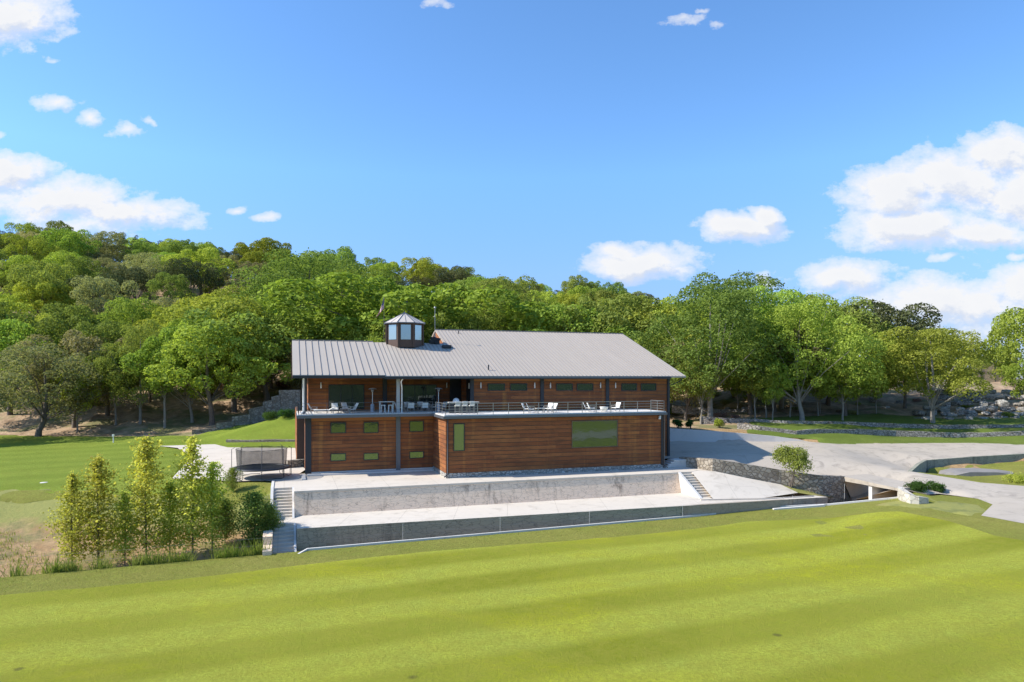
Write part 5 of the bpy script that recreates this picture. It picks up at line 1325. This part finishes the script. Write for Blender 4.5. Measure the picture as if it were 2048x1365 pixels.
T('slim',1685,104,735,'slender pale leaved young tree in front of the right grove',wide=1.5)
T('cedar',1750,124,597,'dark umbrella shaped cedar with bare branches on the right skyline',wide=1.15,var=1)
T('tall',1865,103,648,'wide round bright green oak standing alone right of the shed',wide=1.28,var=1,rz=4)
T('mid',1895,122,672,'dark green oak behind the round lone oak',wide=1.1)
T('mid',1810,116,665,'green oak left of the round lone oak hiding the shed',wide=.95)
T('bright',2062,118,614,'fresh green loose oak at the right frame edge',wide=.8)
T('yellow',2075,108,715,'low yellow green oak at the right frame edge',wide=.9,var=0)
T('cedar',2000,155,700,'dark cedar behind the tan fence')
T('olive',1960,170,708,'olive scrub oak far behind the tan fence')
T('mid',-200,92,690,'tall green oak outside the left frame edge shading the lawn',wide=1.2)
T('bright',20,118,640,'bright green oak behind the live oak at the left frame edge',wide=1.1)
for i, px in enumerate((1402,1510,1532,1580,1636,1715,1752,1640,1475,1545)):
    x, y = WD(px, 104+(i*37 % 9)); T('slim', px, 104+(i*37 % 9), 716+(i*53 % 50), 'slender young tree with thin trunk in the right grove', 'young trees in the right grove')
# ---- forest on the hill
zone_x = lambda t: 'left' if t < -.45 else ('left middle' if t < -.15 else ('middle' if t < .12 else ('right middle' if t < .3 else 'right')))
fr_ = random.Random(2024); cnt = 0
d = 124.0; row = 0
while d < 262:
    sp_ = 14.6 if d < 190 else 12.6
    t = -.80+fr_.uniform(0, .05)
    while t < .80:
        lim = 262 if t < .28 else 0
        dd = d+fr_.uniform(-3, 3); x = t*dd
        if t > .28 and not (t < .42 and 118 < d < 235): t += sp_/d; continue
        if clear(x, dd, 3.2) and not (-.32 < t < .23 and dd < 124):
            crestish = dd > 215
            rv = fr_.random()
            if crestish: kind = 'cedar' if rv < .50 else ('mid' if rv < .68 else ('bright' if rv < .82 else ('yellow' if rv < .93 else 'olive')))
            elif dd > 165: kind = 'cedar' if rv < .38 else ('mid' if rv < .58 else ('bright' if rv < .76 else ('yellow' if rv < .85 else ('olive' if rv < .94 else 'dry'))))
            else: kind = 'mid' if rv < .36 else ('bright' if rv < .66 else ('cedar' if rv < .74 else ('olive' if rv < .88 else ('yellow' if rv < .95 else 'dry'))))
            h = {'cedar':8.6,'mid':10.6,'bright':10.2,'yellow':9.6,'olive':8.8,'dry':6.4}[kind]*(fr_.uniform(1.1,1.7) if dd < 190 else fr_.uniform(.9,1.5))
            if t < -.3 and dd < 200: h *= 1.08
            band = 'on the hilltop skyline' if dd > 215 else ('on the upper slope' if dd > 170 else 'on the lower slope')
            tree(kind, x, dd, h, KIND[kind]+' in the '+zone_x(t)+' of the wood '+band, 'trees of the hillside wood', None, fr_.uniform(.84,1.08) if kind != 'cedar' else fr_.uniform(.9,1.15)); cnt += 1
        t += sp_*fr_.uniform(.85,1.2)/d
    d += 11.5 if d < 190 else 11
print('TREES', NT, 'forest', cnt)

# ---- saplings by the creek
def sapling(seed, Hh, Rw, n, ls, mat='leaf_sap'):
    rg = np.random.default_rng(seed); r = random.Random(seed); q = MB()
    q.tube([(0,0,-.4),(r.uniform(-.05,.05),0,Hh*.35),(r.uniform(-.1,.1),r.uniform(-.1,.1),Hh*.7),(r.uniform(-.1,.1),0,Hh*.98)], [.06,.05,.03,.008], 6)
    P = []; D = []
    nbr = 46
    for i in range(nbr):
        t = .10+.88*i/nbr; z = Hh*t; ang = i*2.4+r.uniform(-.4,.4); ln = Rw*(1.0-.82*max(0, t-.25)/.75)*r.uniform(.55,1.3)*(1 if t > .2 else .8)
        a = Vector((0,0,z)); c = Vector((math.cos(ang)*ln, math.sin(ang)*ln, z+ln*r.uniform(.35,1.25)))
        c.z = min(c.z, Hh*1.0)
        q.tube([a, a.lerp(c,.55)+Vector((0,0,-.08)), c], [.018,.011,.004], 4, 0, False)
        m_ = int(n/nbr*(.5+ln/Rw)); k = rg.random(m_)**.7
        base = np.array(a)[None]*(1-k[:, None])+np.array(c)[None]*k[:, None]
        P.append(base+rg.normal(size=(m_, 3))*(.14+.10*ln)); D.append(rg.normal(size=(m_, 3))+np.array([0, 0, .9]))
    k = rg.random(n//14); P.append(np.stack([rg.normal(size=len(k))*.09, rg.normal(size=len(k))*.09, Hh*(.82+.2*k)], 1)); D.append(rg.normal(size=(len(k), 3)))
    P = np.concatenate(P); D = np.concatenate(D)
    cm = leaf_mesh('crown', leaf_arrays(rg, P, D, ls*(.6+.8*rg.random(len(P))), .8), mat)
    to = q.build('trunk', 'bark'); tm = to.data; bpy.data.objects.remove(to)
    return dict(crown=cm, trunk=tm, H=Hh)
SP = [sapling(31,8,1.5,3200,.17), sapling(32,8,1.7,3500,.17), sapling(33,7,1.5,3000,.17), sapling(34,5,1.9,5200,.15,'leaf_mid')]
GSAP = 'saplings along the creek'
sap = [(145,948,1133,0,'slim yellow green sapling, leftmost of the row by the creek'),(197,915,1128,2,'yellow green sapling second from the left by the creek'),(293,876,1118,1,'tall bright sapling in the middle of the creek row'),(340,965,1112,2,'shorter darker sapling between the two tallest saplings'),(385,876,1112,0,'tall pale topped sapling right of the middle of the creek row'),(425,925,1106,1,'leafy sapling right of the pale topped one'),(250,985,1122,2,'short bright sapling left of the tall middle one')]
for px, yt, yb, v, lb in sap:
    z = -4.1; d_ = F*(ZC+3.3)/(yb-HY)+1.5; x, y = WD(px, d_); z = H(x, y); h = ZC+(HY-yt)*d_/F-z
    e = empty('sapling', (x, y, z-.1), rnd.uniform(0, 6), lb, 'sapling', GSAP); s = h/SP[v]['H']; e.scale = (s*1.1,s*1.1,s)
    for nm in ('trunk','crown'): o = bpy.data.objects.new(nm, SP[v][nm]); COL.objects.link(o); o.parent = e
for px, yt, d_, lb in ((465,935,58,'dark green bushy sapling beside the trampoline yard corner'),(510,985,50.5,'dark green shrub just left of the block wall and steps'),(540,1010,51,'small dark shrub against the outer side of the steps'),(450,1000,51,'dark green shrub at the right end of the creek row')):
    x, y = WD(px, d_); z = H(x, y); h = ZC+(HY-yt)*d_/F-z
    e = empty('shrub', (x, y, z-.1), rnd.uniform(0, 6), lb, 'shrub', 'dark shrubs near the left steps'); s = h/SP[3]['H']; e.scale = (s,s,s)
    for nm in ('trunk','crown'): o = bpy.data.objects.new(nm, SP[3][nm]); COL.objects.link(o); o.parent = e
# ---- shrubs
def bush(name, loc, rx, rz, n, ls, mat, label, seed, stem=0.0):
    rg = np.random.default_rng(seed); bl = []
    for i in range(14):
        a = rg.random()*6.28; q_ = rg.random()**.5*.62; hgt = rg.random()
        bl.append([math.cos(a)*q_*rx, math.sin(a)*q_*rx, stem+rz*(.3+.5*hgt*(1-q_*.5)), rx*.34*(.7+.5*rg.random())])
    bl = np.array(bl); lv = blobs_to_leaves(rg, bl, n, ls, .9, .3, .5)
    m_ = n//5; idx = rg.integers(0, 14, m_); d = rg.normal(size=(m_, 3)); d /= np.linalg.norm(d, axis=1, keepdims=True)
    lv2 = leaf_arrays(rg, bl[idx, :3]+d*bl[idx, 3:4]*(1.05+.5*rg.random((m_, 1))), d+rg.normal(size=d.shape), ls*(.6+.6*rg.random(m_)))
    e = empty(name, loc, 0, label, 'shrub')
    o = bpy.data.objects.new('foliage', leaf_mesh('foliage', np.concatenate([lv, lv2]), mat)); COL.objects.link(o); o.parent = e
    q = MB()
    for k in range(6): i = int(rg.integers(0, 14)); q.tube([(rg.normal()*.08, rg.normal()*.08, -.2), tuple(bl[i, :3]*np.array([.5,.5,.6])), tuple(bl[i, :3])], [.05,.035,.015], 5)
    q.build('stem', 'bark', e); return e
bp_ = W(1580,972,-1.45); bush('shrub', (bp_.x, bp_.y-.1, bp_.z), 2.05, 3.4, 5200, .17, 'leaf_mid', 'loose green shrub growing against the curved stone wall of the drive', 41, .9)
bp_ = W(1845,984,-1.3); bush('clipped_shrub', (bp_.x-.6, bp_.y, bp_.z-.1), 1.15, 1.0, 3500, .11, 'leaf_bush', 'low dark green shrub behind the curved planter wall, left one of two', 42)
bp_ = W(1880,984,-1.4); bush('clipped_shrub', (bp_.x-.2, bp_.y, bp_.z-.1), 1.15, 1.0, 3500, .11, 'leaf_bush', 'low dark green shrub behind the curved planter wall, right one of two', 43)
bp_ = W(2040,968,-1.3); bush('shrub', (bp_.x, bp_.y+.5, bp_.z-.1), 1.4, .8, 2500, .12, 'leaf_bright', 'low bright green shrub at the right frame edge by the drive', 44)
for i, (px, py, z, rx) in enumerate(((545,862,1.4,1.6),(575,860,1.6,1.5))):
    p = W(px, py, z); p.z = H(p.x, p.y); bush('clipped_shrub', p, rx, .9, 2600, .13, 'leaf_bush', ('dark low bush on the lawn slope left of the house, left one of two','dark low bush on the lawn slope left of the house, right one of two')[i], 45+i)
for i, (px, py, d_) in enumerate(((1438,858,97),(1355,852,95),(1382,855,94))):
    x, y = WD(px, d_); bush('young_shrub', (x, y, H(x, y)-.1), .9, 1.5, 1500, .15, 'leaf_yellow' if i == 0 else 'leaf_bush', ('small bright shrub at the foot of the thick white trunk','small dark shrub behind the white wall, nearest the house','small dark shrub behind the white wall, between house and white trunk')[i], 50+i)
# understory brush along the wood edge
us = random.Random(77); GU = 'low brush in the shade of the wood'
ub = []
for s_ in range(3):
    e = bush('brush', (0,-200,0), 1.6, 1.3, 1500, .2, ('leaf_mid','leaf_olive','leaf_dry')[s_], 'low brush growing in the shade under the trees', 60+s_); ub.append(e)
first = {0: True, 1: True, 2: True}
for i in range(84):
    if i < 60:
        t = us.uniform(-.78, .25); d_ = us.uniform(121, 185)
        if -.34 < t < .22 and d_ < 125: continue
    else: t = us.uniform(.25, .78); d_ = us.uniform(106, 138)
    v = us.choice((0,0,1,1,2)); src = ub[v]
    if first[v]: e = src; first[v] = False
    else: e = copy_tree(src, kids_of(src))
    x = t*d_; e.location = (x, d_, H(x, d_)-.2); s_ = us.uniform(.5,1.2) if i < 60 else us.uniform(.3,.7); e.scale = (s_*1.2, s_*1.2, s_); e.rotation_euler[2] = us.uniform(0, 6)
    tag(e, ('green brush','grey olive brush','dry brown brush')[v]+' low in the shade of the '+('hillside wood' if i < 60 else 'right hand grove'), 'brush', GU)
# ---- grasses: weeds by the creek, tufts at the lawn kerb
def blades(name, pts, hmin, hmax, label, mat='grass_blade', wd_=.025):
    rg = np.random.default_rng(5); n = len(pts); P = np.array(pts); h = rg.uniform(hmin, hmax, n); a = rg.random(n)*6.28; ln = rg.normal(size=(n, 2))*.25
    dx_ = np.stack([np.cos(a), np.sin(a), np.zeros(n)], 1)*wd_; top = P+np.stack([ln[:, 0]*h, ln[:, 1]*h, h], 1); mid = P+np.stack([ln[:, 0]*h*.35, ln[:, 1]*h*.35, h*.55], 1)
    v = np.stack([P-dx_, P+dx_, mid+dx_*.8, mid-dx_*.8, ], 1); v2 = np.stack([mid-dx_*.8, mid+dx_*.8, top+dx_*.1, top-dx_*.1], 1)
    o = bpy.data.objects.new(name, leaf_mesh(name, np.concatenate([v.reshape(-1, 3), v2.reshape(-1, 3)]), mat)); COL.objects.link(o); tag(o, label, 'grass', None, 'stuff')
gr_ = random.Random(8); pts = []
for i in range(15000):
    x = gr_.uniform(-42, -15.5); off = abs(gr_.gauss(0, 1.0))+.1
    if math.sin(x*1.3)+math.sin(x*2.9+1) < -.7+gr_.random()*1.2: continue
    q_ = edge_pt(x, off); pts.append((q_[0], q_[1], H(q_[0], q_[1])-.15))
blades('tall_weeds', pts, .5, 1.7, 'tall green weeds growing along the creek behind the lawn edge')
pts = []
for i in range(26000):
    x = gr_.uniform(-42, 26); off = gr_.uniform(-4.2, 0); q_ = edge_pt(x, off); pts.append((q_[0], q_[1], H(q_[0], q_[1])+.0))
blades('rough_tufts', pts[:12000], .03, .09, 'short uneven rough grass between kerb and mown lawn', 'rough_blade', wd_=.02)
pts = []
for i in range(9000):
    x = gr_.uniform(-50, -16); q_ = edge_pt(x, gr_.uniform(3, 14)); z = H(q_[0], q_[1])
    if math.sin(q_[0]*.8+q_[1])+gr_.random() < .6: continue
    pts.append((q_[0], q_[1], z-.15))
for i in range(5000):
    p = W(gr_.uniform(1390,1475), gr_.uniform(1022,1033), -3.1); pts.append((p.x, p.y, -3.4)) if i % 3 == 0 else None
blades('bank_weeds', pts, .1, .45, 'sparse low weeds scattered over the earth bank of the creek')
